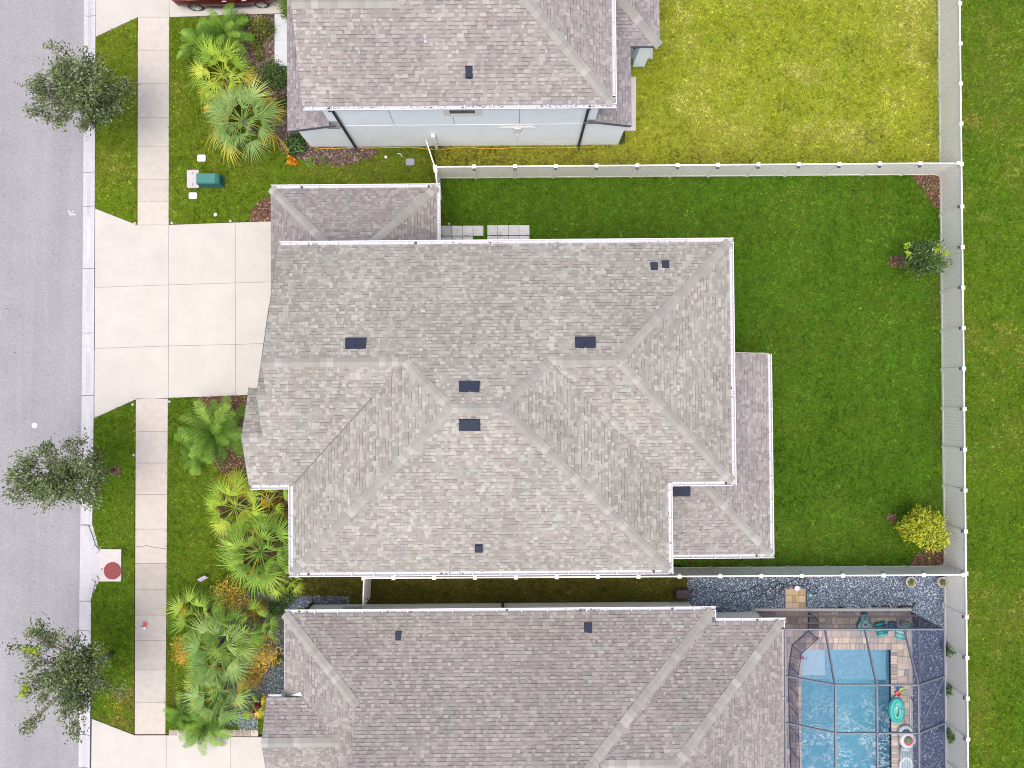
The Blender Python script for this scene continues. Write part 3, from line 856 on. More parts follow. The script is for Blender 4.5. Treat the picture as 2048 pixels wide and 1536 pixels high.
LE = Face((XR, 0), PYF, (-1, 0), ZL, PT, lambda v: (N - .5, NL - v), [0, rl], .84)
XA = H(1538, 900, ZL)[0]; SA = H(1440, 1109, ZL)[1]; NA = H(1500, 707, ZL)[1]; ra_ = XA - (E - .5)
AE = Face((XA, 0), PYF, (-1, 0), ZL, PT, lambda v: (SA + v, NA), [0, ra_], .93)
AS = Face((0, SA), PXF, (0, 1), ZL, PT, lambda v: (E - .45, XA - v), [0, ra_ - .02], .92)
rm2 = roof(hm, [LN, LW, LE], (1.0, .975, .97), 'garage_roof')
rm3 = roof(hm, [AE, AS], (1.0, .975, .97), 'patio_roof')
for A, B, fa, fb in (((XL, NL, ZL), (XL + rl, NL - rl, ZL + PT*rl), LN, LW), ((XR, NL, ZL), (XR - rl, NL - rl, ZL + PT*rl), LN, LE), ((XA, SA, ZL), (XA - ra_, SA + ra_, ZL + PT*ra_), AE, AS)):
    ridge(rm3 if fa is AE else rm2, A, B, fa, fb)
b = MB()
wallbox(b, W + .45, S1 + .45, E - .45, N - .45, 0, ZE - .1); wallbox(b, X1 + .4, YS + .45, W + .5, N - .451, 0, ZE - .1); wallbox(b, E - .5, YS + .45, EE - .45, N - .452, 0, ZE - .1)
wallbox(b, XL + .45, N - .5, XR - .45, NL - .45, 0, ZL - .05); wallbox(b, XL + .45, ysk + .3, X1 + .5, N - .4, 0, ZL - .05)
for XX, yy0, gg in ((X1, YS, rg), (X2, YS, g2), (X3, YS, g3)):
    x = XX + .3
    pts = [HW(x, yy0 + .45, 0), HW(x, yy0 + 2*gg - .45, 0), HW(x, yy0 + 2*gg - .45, ZE + PT*.4), HW(x, yy0 + gg, ZE + PT*gg - .06), HW(x, yy0 + .45, ZE + PT*.4)]
    pts2 = [p + HW(.25, 0, 0) for p in pts]
    b.tf = None
    b.face(pts); b.face(pts2[::-1])
    for i in range(5): b.face([pts[i], pts[(i+1) % 5], pts2[(i+1) % 5], pts2[i]])
wallbox(b, X3 + .31, YS + .46, W + .6, YS + 2*g3 - .46, 0, ZE - .12)
wallbox(b, X2 + .31, YS + .47, W + .6, YS + 2*g2 - .47, 0, ZE - .13)
wm = b.build('wall', M['wall_beige'], hm)
for (xx, yy) in ((XA - .35, SA + .35), (XA - .35, NA - .35), (E + .3, SA + .35)):
    b = MB(); wallbox(b, xx - .17, yy - .17, xx + .17, yy + .17, 0, ZL - .06); b.build('column', M['wall_beige'], hm)
b = MB(); wallbox(b, XL + .41, ysk + .8, XL + .449, N - .9, 0, 2.2); gd = b.build('garage_door', M['trim'], hm)
for i in range(1, 4):
    b = MB(); wallbox(b, XL + .395, ysk + .8, XL + .412, N - .9, i*.55 - .015, i*.55 + .015); b.build('door_rail', M['trim'], gd)
for yy in (-5.5, 2.0, 4.6):
    b = MB(); wallbox(b, EE - .46 if yy > YS else E - .46, yy - .6, (EE if yy > YS else E) - .42, yy + .6, 3.4, 4.7); wn = b.build('window', M['trim'], hm)
    b = MB(); wallbox(b, EE - .43 if yy > YS else E - .43, yy - .5, (EE if yy > YS else E) - .41, yy + .5, 3.5, 4.6); b.build('pane', M['glass'], wn)
gutter(hm, (X1 + .05, N), (EE + .17, N), ZE, (0, 1), outlets=(.3, .985), litter=6)
gutter(hm, (EE, N + .02), (EE, YS - .17), ZE, (1, 0), litter=2)
gutter(hm, (E + .17, YS), (EE + .02, YS), ZE, (0, -1), outlets=(.9,))
gutter(hm, (E, YS - .02), (E, S1 - .17), ZE, (1, 0), litter=5)
gutter(hm, (W - .17, S1), (E + .02, S1), ZE, (0, -1), outlets=(.05, .96), litter=4)
gutter(hm, (W, S1 + .02), (W, YS - .02), ZE, (-1, 0), litter=1)
gutter(hm, (X3 + .05, YS), (W - .15, YS), ZE, (0, -1))
gutter(hm, (XL, NL), (XR + .17, NL), ZL, (0, 1), outlets=(.18, .93))
gutter(hm, (XR, NL + .02), (XR, N + .05), ZL, (1, 0), step=1.1)
gutter(hm, (XA, SA - .02), (XA, NA - .02), ZL, (1, 0), outlets=(), litter=1)
gutter(hm, (E + .2, SA), (XA + .17, SA), ZL, (0, -1), outlets=(.85,))
for A, B in (((X1, N, ZE), (X1, yg, zg)), ((X1, YS + 2*0, ZE), (X1, yg, zg)), ((X2, YS + 2*g2, ZE), (X2, YS + g2, ZE + PT*g2)), ((X2, YS, ZE), (X2, YS + g2, ZE + PT*g2)),
             ((X3, YS + 2*g3, ZE), (X3, YS + g3, ZE + PT*g3)), ((X3, YS, ZE), (X3, YS + g3, ZE + PT*g3))):
    rake(hm, A, B)
rake(hm, (XL, ysk, ZL), (XL, NL, ZL), 'fascia', 'fascia'); rake(hm, (XA, NA, ZL), (XA - ra_ + 2, NA, ZL + PT*(ra_ - 2)), 'rake_board', 'trim')
zN = lambda px, py: ZE + PT*(N - H(px, py, 7.0)[1])
pair(rm, 712, 687.5, zN(712, 687), (0, 1)); pair(rm, 1170.5, 685.5, zN(1170, 685), (0, 1))
pair(rm, 939, 774.5, zN(939, 774) - .05, (0, 1)); pair(rm, 939, 849, ZE + PT*(H(939, 849, 8)[1] - S1), (0, -1))
vent(rm, 1308, 533, ZE + PT*(N - H(1308, 533, 6)[1]), (0, 1), .27, .3); vent(rm, 1330.5, 529.5, ZE + PT*(N - H(1330, 529, 6)[1]), (0, 1), .27, .3)
vent(rm, 957.5, 1096.5, ZE + PT*(H(957, 1096, 6.2)[1] - S1), (0, -1), .27, .3)
zl_ = ZL + PT*1.1
pair(rm3, 1362, 981.5, ZL + PT*(H(1362, 981, 4)[1] - SA), (0, -1), 17)
for (px, py) in ((846, 621), (1123.5, 595.5)): pipe(rm, px, py, ZE + PT*(N - H(px, py, 6.8)[1]))
pipe(rm, 919, 1028, ZE + PT*(H(919, 1028, 6.6)[1] - S1))

# ------------------------------------------------------------------ the upper house
Yt = H(900, 210, ZE)[1]; Xf = H(604, 205, ZE)[0]; XE = H(1224, 110, ZE)[0]
gf = 3.35; Xw = H(797, 10, ZE + PT*gf)[0] - gf; D = 13.0; rt_ = (XE - Xw)/2
ht = thing('house', 'two storey house at the top with pale blue side wall facing the fence', 'house', HW((Xw+XE)/2, Yt + D/2, 0), 'houses in the row')
TS = Face((0, Yt), PXF, (0, 1), ZE, PT, lambda v: (Xf, XE - v) if v < gf else (Xw + v, XE - v), [0, gf, rt_])
TE = Face((XE, 0), PYF, (-1, 0), ZE, PT, lambda v: (Yt + v, Yt + D - v), [0, rt_])
TW = Face((Xw, 0), PYF, (1, 0), ZE, PT, lambda v: (Yt + 2*gf - v if v < gf else Yt + v, Yt + D - v), [0, gf, rt_])
TN = Face((0, Yt + D), PXF, (0, -1), ZE, PT, lambda v: (Xw + v, XE - v), [0, rt_])
TG = Face((0, Yt + 2*gf), PXF, (0, -1), ZE, PT, lambda v: (Xf, Xw + v), [0, gf])
tt = (.965, .93, .915)
rT = roof(ht, [TS, TE, TW, TN, TG], tt)
for A, B, fa, fb in (((XE, Yt, ZE), (XE - rt_, Yt + rt_, ZE + PT*rt_), TS, TE), ((Xf, Yt + gf, ZE + PT*gf), (Xw + gf, Yt + gf, ZE + PT*gf), TS, TG),
                     ((Xw + gf, Yt + gf, ZE + PT*gf), (Xw + rt_, Yt + rt_, ZE + PT*rt_), TS, TW), ((Xw + rt_, Yt + rt_, ZE + PT*rt_), (Xw + rt_, Yt + D - rt_, ZE + PT*rt_), TE, TW)):
    ridge(rT, A, B, fa, fb, step=.25, wid=.21)
PL = .33
XSW = H(575, 200, ZL)[0]; YSW = H(577, 262, ZL)[1]; XWW = Xf + .55
XSE = H(1262, 200, ZL)[0]; YSE = H(1262, 251, ZL)[1]; XWE = XE - .45
YB = H(1290, 92, ZL)[1]; XB = H(1319, 50, ZL)[0]
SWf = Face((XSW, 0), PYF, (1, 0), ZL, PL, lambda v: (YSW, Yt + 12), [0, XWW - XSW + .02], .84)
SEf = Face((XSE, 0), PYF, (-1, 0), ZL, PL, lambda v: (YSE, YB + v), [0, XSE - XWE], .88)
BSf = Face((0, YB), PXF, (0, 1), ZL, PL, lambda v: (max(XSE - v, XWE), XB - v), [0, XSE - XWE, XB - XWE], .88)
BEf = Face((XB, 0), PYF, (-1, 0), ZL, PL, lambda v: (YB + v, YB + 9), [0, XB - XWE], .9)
roof(ht, [SWf], (.98, .94, 1.0), 'porch_roof')
rT2 = roof(ht, [SEf, BSf, BEf], (.98, .94, 1.0), 'patio_roof')
ridge(rT2, (XB, YB, ZL), (XWE, YB + XB - XWE, ZL + PL*(XB - XWE)), BSf, BEf, step=.25, wid=.21)
YWALL = (H(700, 293, 0)[1] + H(1150, 291, 0)[1])/2
b = MB()
wallbox(b, XWW, YWALL, XWE + .02, Yt + D - .4, 0, ZE - .05)
xa = H(622, 293, 0)[0]; xb = H(1236, 290, 0)[0]
wallbox(b, xa, YWALL + .012, XWW + .3, Yt + 12, 0, 2.86); wallbox(b, XWE - .3, YWALL + .012, xb, Yt + 6, 0, 2.86)
b.tf = None
def gabwall(x0, x1, y, z0, z1a, z1b):
    q = [HW(x0, y, z0), HW(x1, y, z0), HW(x1, y, z1b), HW(x0, y, z1a)]; q2 = [p + HW(0, .2, 0) for p in q]
    b.face(q); b.face(q2[::-1])
    for i in range(4): b.face([q[i], q[(i+1) % 4], q2[(i+1) % 4], q2[i]])
gabwall(xa + .02, XWW + .2, YWALL + .016, 2.80, ZL + PL*(xa - XSW) - .08, ZL + PL*(XWW + .2 - XSW) - .1)
gabwall(xb - .02, XWE - .2, YWALL + .016, 2.80, ZL + PL*(XSE - xb) - .08, ZL + PL*(XSE - XWE + .2) - .1)
wt = b.build('wall', M['wall_blue'], ht)
rake(ht, (XSW, YSW, ZL), (XWW + .25, YSW, ZL + PL*(XWW + .25 - XSW)), drop=.2); rake(ht, (XSE, YSE, ZL), (XWE - .25, YSE, ZL + PL*(XSE - XWE + .25)), drop=.2)
rake(ht, (XSW, YSW, ZL), (XSW, Yt + 12, ZL), 'fascia'); rake(ht, (XSE, YSE, ZL), (XSE, YB, ZL), 'fascia'); rake(ht, (XSE, YB, ZL), (XB, YB, ZL), 'fascia'); rake(ht, (XB, YB, ZL), (XB, YB + 9, ZL), 'fascia')
rake(ht, (Xf, Yt, ZE), (Xf, Yt + gf, ZE + PT*gf)); rake(ht, (Xf, Yt + 2*gf, ZE), (Xf, Yt + gf, ZE + PT*gf))
# small roof returns beside the wall
for x0, x1, yy in ((XWW - .12, XWW + .42, YSW), (XWE - .42, XWE + .12, YSE)):
    b = MB(); b.tf = lambda p: HW(p.x, p.y, p.z)
    zz = ZL + PL*1.45
    b.box(x0, yy - .02, zz - .18, x1, YWALL + .02, zz - .03); b.build('roof_return', M['roofdeck'], ht)
    b = MB(); b.face([HW(x0 - .02, yy - .03, zz - .06), HW(x1 + .02, yy - .03, zz - .06), HW(x1 + .02, YWALL + .01, zz + .05), HW(x0 - .02, YWALL + .01, zz + .05)], (.19, .18, .18)); b.build('return_shingles', M['shingle'], ht)
gutter(ht, (Xf + .02, Yt), (XE + .17, Yt), ZE, (0, -1), outlets=(.082, .915), litter=16, step=1.0)
gutter(ht, (XE, Yt - .02), (XE, Yt + 9), ZE, (1, 0), outlets=(.04,), litter=2)
for (pa, pb) in ((664, 712), (1171, 1157)):
    xg = H(pb, 291, 0)[0]; y0 = YWALL - .06
    b = MB(); b.tf = lambda p: HW(p.x, p.y, p.z)
    b.box(xg - .05, YWALL - .09, .1, xg + .05, YWALL - .012, ZE - .35)
    b.box(xg - .045, YWALL - .22, .06, xg + .045, YWALL - .012, .16)
    b.box(xg - .045, Yt - .12, ZE - .36, xg + .045, YWALL - .012, ZE - .26)
    b.build('downspout', M['darkmetal'], ht)
def xat(px, z): # x on the upper wall plane for a point at height z seen at px
    t = YWALL / 1.0
    return (px - 1024)/FPX * (CAM_H - z)
xw_ = xat(929, 4.4)
b = MB(); b.tf = lambda p: HW(p.x, p.y, p.z)
for q in ((-.78, -.2, 4.12, .78, 4.30), (-.78, -.2, 5.25, .78, 5.4), (-.78, -.2, 4.30, -.52, 5.25), (.52, -.2, 4.30, .78, 5.25)):
    b.box(xw_ + q[0], YWALL - .05, q[2], xw_ + q[3], YWALL + .01, q[4])
wf = b.build('window', M['trim'], ht)
b = MB(); wallbox(b, xw_ - .52, YWALL - .02, xw_ + .52, YWALL - .004, 4.3, 5.25); b.build('pane', M['glass'], wf)
b = MB(); b.tf = lambda p: HW(p.x, p.y, p.z); b.box(xw_ - .52, YWALL - .035, 4.74, xw_ + .52, YWALL - .021, 4.79); b.build('sash', M['trim'], wf)
for px in (782, 908, 1044):
    x = xat(px, 4.4); b = MB(); b.tf = lambda p: HW(p.x, p.y, p.z)
    b.box(x - .008, YWALL - .006, 3.05, x + .008, YWALL + .003, 5.6); b.build('control_joint', M['darkmetal'], ht)
b = MB(); b.tf = lambda p: HW(p.x, p.y, p.z); b.box(XWW + .05, YWALL - .012, 2.86, XWE - .05, YWALL + .004, 2.93); b.build('floor_band', M['wall_blue'], ht)
b = MB(); x0, x1 = xat(1003, 2.6), xat(1076, 2.6)
b.tube([HW(x0, YWALL - .06, 2.66), HW(x0 + .1, YWALL - .06, 2.75), HW(x1 - .1, YWALL - .06, 2.75), HW(x1, YWALL - .06, 2.66)], .03, 6)
b.tf = lambda p: HW(p.x, p.y, p.z); xm = (x0+x1)/2; b.box(xm - .15, YWALL - .1, 2.1, xm + .15, YWALL - .01, 2.6); b.build('conduit_box', M['trim'], ht)
b = MB(); b.tf = lambda p: HW(p.x, p.y, p.z); b.box(xm - .02, YWALL - .04, .5, xm + .02, YWALL - .01, 1.5); b.build('conduit', M['wall_green'], ht)
zT = lambda px, py: ZE + PT*(H(px, py, 6.2)[1] - Yt)
vent(rT, 938, 145, zT(938, 145), (0, -1), .26, .40)
pipe(rT, 852, 81, zT(852, 81)); 
# corner column of the covered patio
cx0, cy0 = H(1275, 134, 0)
b = MB(); wallbox(b, cx0 - .22, cy0, cx0 + .32, cy0 + .5, 0, ZL - .16); b.build('column', M['wall_blue'], ht)

# ------------------------------------------------------------------ the lower house
ZB = 2.95
Yb = (H(700, 1224.5, ZB)[1] + H(1400, 1223, ZB)[1])/2; Wb = H(569, 1300, ZB)[0]; Eb = H(1424, 1232, ZB)[0]
Db = 14.0; rb_ = Db/2; dg = 3.3
X2b = H(1565, 1350, ZB)[0]; Yw2 = H(1500, 1244, ZB)[1]; rw = 4.96
ZG = 3.35; YGN = H(535, 1395, ZG)[1]; gg = YGN - H(523, 1486, ZG + PT*1.55)[1]; XG = H(523, 1486, ZG + PT*gg)[0]; vx = Wb + (ZG - ZB)/PT
hb = thing('house', 'single storey house at the bottom with purplish grey roof beside the screened pool', 'house', HW((Wb+Eb)/2, Yb - Db/2, 0), 'houses in the row')
BN = Face((0, Yb), PXF, (0, -1), ZB, PT, lambda v: (Wb + v if v < dg else Wb + dg, Eb - v), [0, dg, rb_])
BW = Face((Wb, 0), PYF, (1, 0), ZB, PT, lambda v: (Yb - Db + v, Yb - v), [0, dg + .05])
BE = Face((Eb, 0), PYF, (-1, 0), ZB, PT, lambda v: (Yw2 - v if v < rw else Yb - Db + v, Yb - v), [0, rw, rb_])
BSx = Face((0, Yb - Db), PXF, (0, 1), ZB, PT, lambda v: (Wb + v if v < dg else Wb + dg, Eb - v), [0, dg, rb_])
W2N = Face((0, Yw2), PXF, (0, -1), ZB, PT, lambda v: (Eb - v, X2b - v), [0, rw])
W2E = Face((X2b, 0), PYF, (-1, 0), ZB, PT, lambda v: (Yw2 - 2*rw + v, Yw2 - v), [0, rw])
W2S = Face((0, Yw2 - 2*rw), PXF, (0, 1), ZB, PT, lambda v: (Eb - v, X2b - v), [0, rw])
GN = Face((0, YGN), PXF, (0, -1), ZG, PT, lambda v: (XG, vx + v), [0, gg])
GS = Face((0, YGN - 2*gg), PXF, (0, 1), ZG, PT, lambda v: (XG, vx + v), [0, gg])
rB = roof(hb, [BN, BW, BE, BSx, W2N, W2E, W2S, GN, GS], (.885, .858, .845))
for A, B, fa, fb in (((Wb, Yb, ZB), (Wb + dg, Yb - dg, ZB + PT*dg), BN, BW), ((Eb, Yb, ZB), (Eb - rb_, Yb - rb_, ZB + PT*rb_), BN, BE), ((X2b, Yw2, ZB), (X2b - rw, Yw2 - rw, ZB + PT*rw), W2N, W2E),
                     ((X2b - rw, Yw2 - rw, ZB + PT*rw), (Eb - rw, Yw2 - rw, ZB + PT*rw), W2N, W2S), ((XG, YGN - gg, ZG + PT*gg), (vx + gg, YGN - gg, ZG + PT*gg), GN, GS)):
    ridge(rB, A, B, fa, fb, step=.24, wid=.205)
b = MB()
wallbox(b, Wb + .4, Yb - Db + .4, Eb - .35, Yb - .38, 0, ZB - .05); wallbox(b, Eb - .5, Yw2 - 2*rw + .4, X2b - .4, Yw2 - .38, 0, ZB - .06)
wallbox(b, XG + .35, YGN - 2*gg + .3, Wb + .5, YGN - .3, 0, ZG)
b.tf = None
for (x, y0, y1, z0, z1) in ((Wb + dg + .06, Yb - dg, Yb - Db + dg, ZB + PT*dg - .06, ZB + PT*rb_ - .06), (XG + .35, YGN - .3, YGN - 2*gg + .3, ZG, ZG + PT*gg - .08)):
    q = [HW(x, y0, z0), HW(x, y1, z0), HW(x, (y0+y1)/2, z1)]; q2 = [p + HW(.2, 0, 0) for p in q]
    b.face(q); b.face(q2[::-1])
    for i in range(3): b.face([q[i], q[(i+1) % 3], q2[(i+1) % 3], q2[i]])
b.build('wall', M['wall_green'], hb)
gutter(hb, (Wb + .02, Yb), (Eb + .17, Yb), ZB, (0, 1), outlets=(.032, .515, .9), litter=14)
gutter(hb, (Eb, Yb + .02), (Eb, Yw2 + .17), ZB, (1, 0), hangers=False)
gutter(hb, (Eb + .17, Yw2), (X2b + .17, Yw2), ZB, (0, 1), outlets=(.6,), step=.8, litter=4)
gutter(hb, (X2b, Yw2 + .02), (X2b, Yw2 - 2*rw), ZB, (1, 0), step=1.6, w_=.10)
gutter(hb, (XG + .05, YGN), (Wb - .02, YGN), ZG, (0, 1), hangers=False, w_=.10)
rake(hb, (Wb, Yb - Db, ZB), (Wb, Yb, ZB), 'fascia', 'trim')
rake(hb, (XG, YGN, ZG), (XG, YGN - gg, ZG + PT*gg)); rake(hb, (XG, YGN - 2*gg, ZG), (XG, YGN - gg, ZG + PT*gg))
b = MB(); q = [H(568, 1391, ZB + .15), H(601, 1384, ZB + .45), H(603, 1393, ZB + .5)]
zz = lambda x: ZB + PT*(x - Wb) + .06
b.face([HW(q[0][0] + .25, q[0][1], zz(q[0][0] + .25)), HW(q[2][0], q[2][1], zz(q[2][0])), HW(q[1][0], q[1][1], zz(q[1][0]))]); b.build('flashing', M['trim'], rB)
yw = Yb - .38
for px in (607, 1005):
    x = H(px, 1205, 1.5)[0]; b = MB(); b.tf = lambda p: HW(p.x, p.y, p.z)
    b.box(x - .05, yw + .012, .05, x + .05, yw + .09, ZB - .3); b.box(x - .05, yw + .012, .05, x + .05, yw + .25, .14); b.build('downspout', M['darkmetal'], hb)
x = H(935, 1211, 1.9)[0]; b = MB(); wallbox(b, x - .65, yw - .01, x + .65, yw + .05, 1.2, 2.3); wn = b.build('window', M['trim'], hb)
b = MB(); wallbox(b, x - .55, yw + .051, x + .55, yw + .056, 1.3, 2.2); b.build('pane', M['glass'], wn)
for px, wd in ((690, .16), (703, .12), (716, .1)):
    x = H(px, 1209, 1.3)[0]; b = MB(); wallbox(b, x - wd, yw + .005, x + wd, yw + .14, .9, 1.5); b.build('meter_box', M['boxlid'], hb)
b = MB(); xx, yy = H(1366, 1190, .5); wallbox(b, xx - .3, yy - .16, xx + .3, yy + .22, 0, .55)
tag(b.build('utility_box', M['brown']), 'dark brown box standing at the corner of the lower house beside gravel', 'utility box')
zB = lambda px, py: ZB + PT*(Yb - H(px, py, 3.6)[1])
vent(rB, 797, 1271.5, zB(797, 1271), (0, 1), .25, .36); vent(rB, 1176, 1256, zB(1176, 1256), (0, 1), .34, .44)
pipe(rB, 774, 1361, ZB + PT*(Yb - H(774, 1361, 4.5)[1]))
# ================================================================== FENCES
FH = 1.83
def panel_mesh(a, b, z0, z1, th=.045):
    a = Vector(a); b = Vector(b); t = (b-a).normalized(); L = (b-a).length; nrm = Vector((-t.y, t.x, 0))
    s = 0.0; pr = []
    n = max(1, round(L/.152)); st = L/n
    for i in range(n):
        pr += [(i*st, .006), (i*st + .010, th/2), ((i+1)*st - .010, th/2)]
    pr.append((L, .006))
    m = MB()
    for sg in (1, -1):
        lo = [m.V(a + t*s_ + nrm*(o*sg) + Vector((0, 0, z0))) for s_, o in pr]; hi = [m.V(a + t*s_ + nrm*(o*sg) + Vector((0, 0, z1))) for s_, o in pr]
        for i in range(len(pr)-1):
            q = [lo[i], lo[i+1], hi[i+1], hi[i]]
            m.f.append(q if sg < 0 else q[::-1]); m.c.append(None)
    return m
_post = None
def post(parent, p, ztop=FH, rotz=0, solar=None):
    global _post
    if _post is None:
        b = MB(); b.box(-.064, -.064, -.1, .064, .064, FH - .02); o = b.build('post', M['vinyl'], None, origin=Vector((0, 0, 0)))
        c = MB()
        c.box(-.082, -.082, FH - .03, .082, .082, FH + .012)
        q = [(-.07, -.07, FH + .012), (.07, -.07, FH + .012), (.07, .07, FH + .012), (-.07, .07, FH + .012)]
        for i in range(4): c.face([q[i], q[(i+1) % 4], (0, 0, FH + .05)])
        o2 = c.build('post_cap', M['vinylcap'], None, origin=Vector((0, 0, 0)))
        s = MB(); s.box(-.06, .085, FH - .09, .06, .165, FH - .02)
        o3 = s.build('solar_light', M['solar'], None, origin=Vector((0, 0, 0)))
        _post = (o.data, o2.data, o3.data)
        for q in (o, o2, o3): bpy.data.objects.remove(q)
    po = place('post', _post[0], parent, (p.x, p.y, 0), rotz)
    place('post_cap', _post[1], po, (p.x, p.y, 0), 0)
    if solar is not None: place('solar_light', _post[2], po, (p.x, p.y, 0), solar - rotz)
    return po
def fence(pts, label, solar=None, skip=(), ext=True, posts=True):
    q = [P(a, b, FH) for a, b in pts]; q = [Vector((p.x, p.y, 0)) for p in q]
    f = thing('fence', label, 'fence', (q[0] + q[-1])/2, 'vinyl garden fences')
    for i, p in enumerate(q):
        t = q[min(i+1, len(q)-1)] - q[max(i-1, 0)]
        sl_ = solar(pts[i]) if solar else None
        post(f, p, FH, atan2(t.y, t.x), None if sl_ is None else sl_)
    for i, (a, b) in enumerate(zip(q[:-1], q[1:])):
        t = (b-a).normalized(); a2 = a + t*.066; b2 = b - t*.066
        panel_mesh(a2, b2, .16, FH - .13).build('panel', M['vinyl'], f)
        for z, nm, m_ in ((.09, 'bottom_rail', 'vinyl'), (FH - .085, 'top_rail', 'vinylcap')):
            r_ = MB(); r_.beam(a2 + Vector((0, 0, z)), b2 + Vector((0, 0, z)), .06, .14); r_.build(nm, M[m_], f)
    return f
YR = [-237, -156, -75, 6.6, 87, 167, 247, 328, 413, 494, 575, 656, 737, 818, 899, 981, 1063, 1147, 1234, 1316, 1397, 1479, 1560, 1641]
XRt = lambda y: 1920 + 17*y/1536
fence([(XRt(y), y) for y in YR], 'long white vinyl fence running down the right side behind all the gardens', solar=lambda p: pi/2 if p[1] > 300 else None)
XT = [870, 948, 1030, 1111.5, 1193, 1274.6, 1355.3, 1436, 1517, 1597.7, 1679, 1760, 1840.6]
YT = lambda x: 333.5 - 7.5*(x-870)/1030
fence([(x, YT(x)) for x in XT] + [(1917, 326.5)], 'cream vinyl fence between the yellow lawn and the dark green back garden', solar=lambda p: pi if 880 < p[0] < 1900 else None)
XBt = [727, 787, 868, 950, 1032, 1113.5, 1195.5, 1277, 1359, 1440.6, 1522.6, 1603.5, 1685.5, 1767, 1848]
YBt = lambda x: 1156.5 - 6.5*(x-727)/1203
fence([(x, YBt(x)) for x in XBt] + [(1927, 1149.5)], 'white vinyl fence along the lower side of the middle house and its back garden', solar=lambda p: 0 if 1300 < p[0] < 1900 else None)
fence([(871, 341), (874.5, 377)], 'short cream fence piece joining the lower roof corner of the middle house')
def gate(a, b, label, brace=None):
    a = P(*a, FH); b = P(*b, FH); a = Vector((a.x, a.y, 0)); b = Vector((b.x, b.y, 0))
    f = thing('gate', label, 'gate', (a+b)/2)
    t = (b-a).normalized()
    panel_mesh(a + t*.05, b - t*.05, .16, FH - .13).build('panel', M['vinyl'], f)
    for z, nm in ((.12, 'bottom_rail'), (FH - .085, 'top_rail')):
        r_ = MB(); r_.beam(a + Vector((0, 0, z)), b + Vector((0, 0, z)), .055, .13); r_.build(nm, M['vinylcap'], f)
    for p in (a, b):
        r_ = MB(); r_.beam(p + Vector((0, 0, .05)), p + Vector((0, 0, FH - .02)), .055, .055, up=Vector((1, 0, 0))); r_.build('stile', M['vinylcap'], f)
    if brace:
        n = Vector((-t.y, t.x, 0))*brace
        r_ = MB(); r_.beam(a + n + Vector((0, 0, .2)), b + n + Vector((0, 0, FH - .2)), .03, .05); r_.build('brace', M['vinylcap'], f)
    r_ = MB(); n = Vector((-t.y, t.x, 0)); c = a*.12 + b*.88
    r_.box(c.x - .05, c.y - .05, .95, c.x + .05, c.y + .05, 1.1); r_.build('latch', M['darkmetal'], f)
gate((868.5, 331), (852, 281), 'white gate standing ajar between the fence corner and the pale blue wall')
gate((727.5, 1160), (725.5, 1214), 'white gate with diagonal brace closing the passage to the lower house', brace=-.05)
pf = P(866, 271, FH); pw_ = thing('gate_post', 'single cream post against the pale blue wall facing the open gate', 'gate post', (pf.x, pf.y, 0)); post(pw_, Vector((pf.x, pf.y, 0)))

# ================================================================== POOL AND SCREEN ENCLOSURE
DZ = .03
NWy = P(1700, 1258.5, 3.0).y; EWx = P(1889.5, 1400, 3.0).x; WWx = P(1570.5, 1350, 3.0).x
pool = thing('swimming_pool', 'blue swimming pool with pale shallow shelf inside the screen enclosure', 'swimming pool', ((PX0+PX1)/2, (PYN+PYS)/2, 0))
M['plaster'] = mat('pool_plaster', (.115, .345, .43), .7, scale=3, amt=.12, noise2=(25, .1))
M['plaster2'] = mat('pool_bench_plaster', (.22, .37, .46), .7, scale=2.2, amt=.14, noise2=(12, .12))
M['plaster3'] = mat('pool_shelf_plaster', (.50, .52, .58), .7, scale=2.2, amt=.06)
ysh = P(1700, 1361, -.35).y; xsh = P(1637, 1340, -.2).x; ysh2 = P(1620, 1351, -.2).y
b = MB(); zf = -1.25
b.face([(PX0, PYS, zf), (PX1, PYS, zf), (PX1, ysh, zf), (PX0, ysh, zf)])
b.face([(PX0, ysh, zf), (PX1, ysh, zf), (PX1, ysh, -.45), (PX0, ysh, -.45)])
for q in (((PX0, PYS), (PX0, ysh)), ((PX1, ysh), (PX1, PYS)), ((PX1, PYS), (PX0, PYS)), ((PX0, ysh), (PX0, PYN)), ((PX0, PYN), (PX1, PYN)), ((PX1, PYN), (PX1, ysh))):
    (x0, y0), (x1, y1) = q; b.face([(x0, y0, zf), (x1, y1, zf), (x1, y1, 0.0), (x0, y0, 0.0)])
b.build('pool_shell', M['plaster'], pool)
b = MB(); b.box(xsh + .3, ysh + .005, zf, PX1 - .005, PYN - .005, -.45); b.box(PX0 + .005, ysh + .004, zf, xsh + .301, ysh2, -.46); b.build('bench', M['plaster2'], pool)
b = MB(); b.box(PX0 + .006, ysh2, zf, xsh + .3, PYN - .006, -.22); b.build('tanning_shelf', M['plaster3'], pool)
for px, py in ((1612.5, 1318), (1625, 1351.5)):
    b = MB(); c = P(px, py, -.22); b.lathe((c.x, c.y, -.219), [(.03, 0), (.03, .006)], 8); b.build('drain', M['darkmetal'], pool)
wm_ = bpy.data.materials.new('pool_water'); wm_.use_nodes = True
nt = wm_.node_tree; nt.nodes.clear(); L = nt.links.new
out = nt.nodes.new('ShaderNodeOutputMaterial'); tr = nt.nodes.new('ShaderNodeBsdfTransparent'); tr.inputs[0].default_value = (.74, .90, .97, 1)
gl = nt.nodes.new('ShaderNodeBsdfGlossy'); gl.inputs['Roughness'].default_value = .05
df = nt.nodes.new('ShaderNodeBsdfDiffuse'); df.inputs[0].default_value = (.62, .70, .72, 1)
fr = nt.nodes.new('ShaderNodeFresnel'); fr.inputs[0].default_value = 1.33
geo = nt.nodes.new('ShaderNodeNewGeometry')
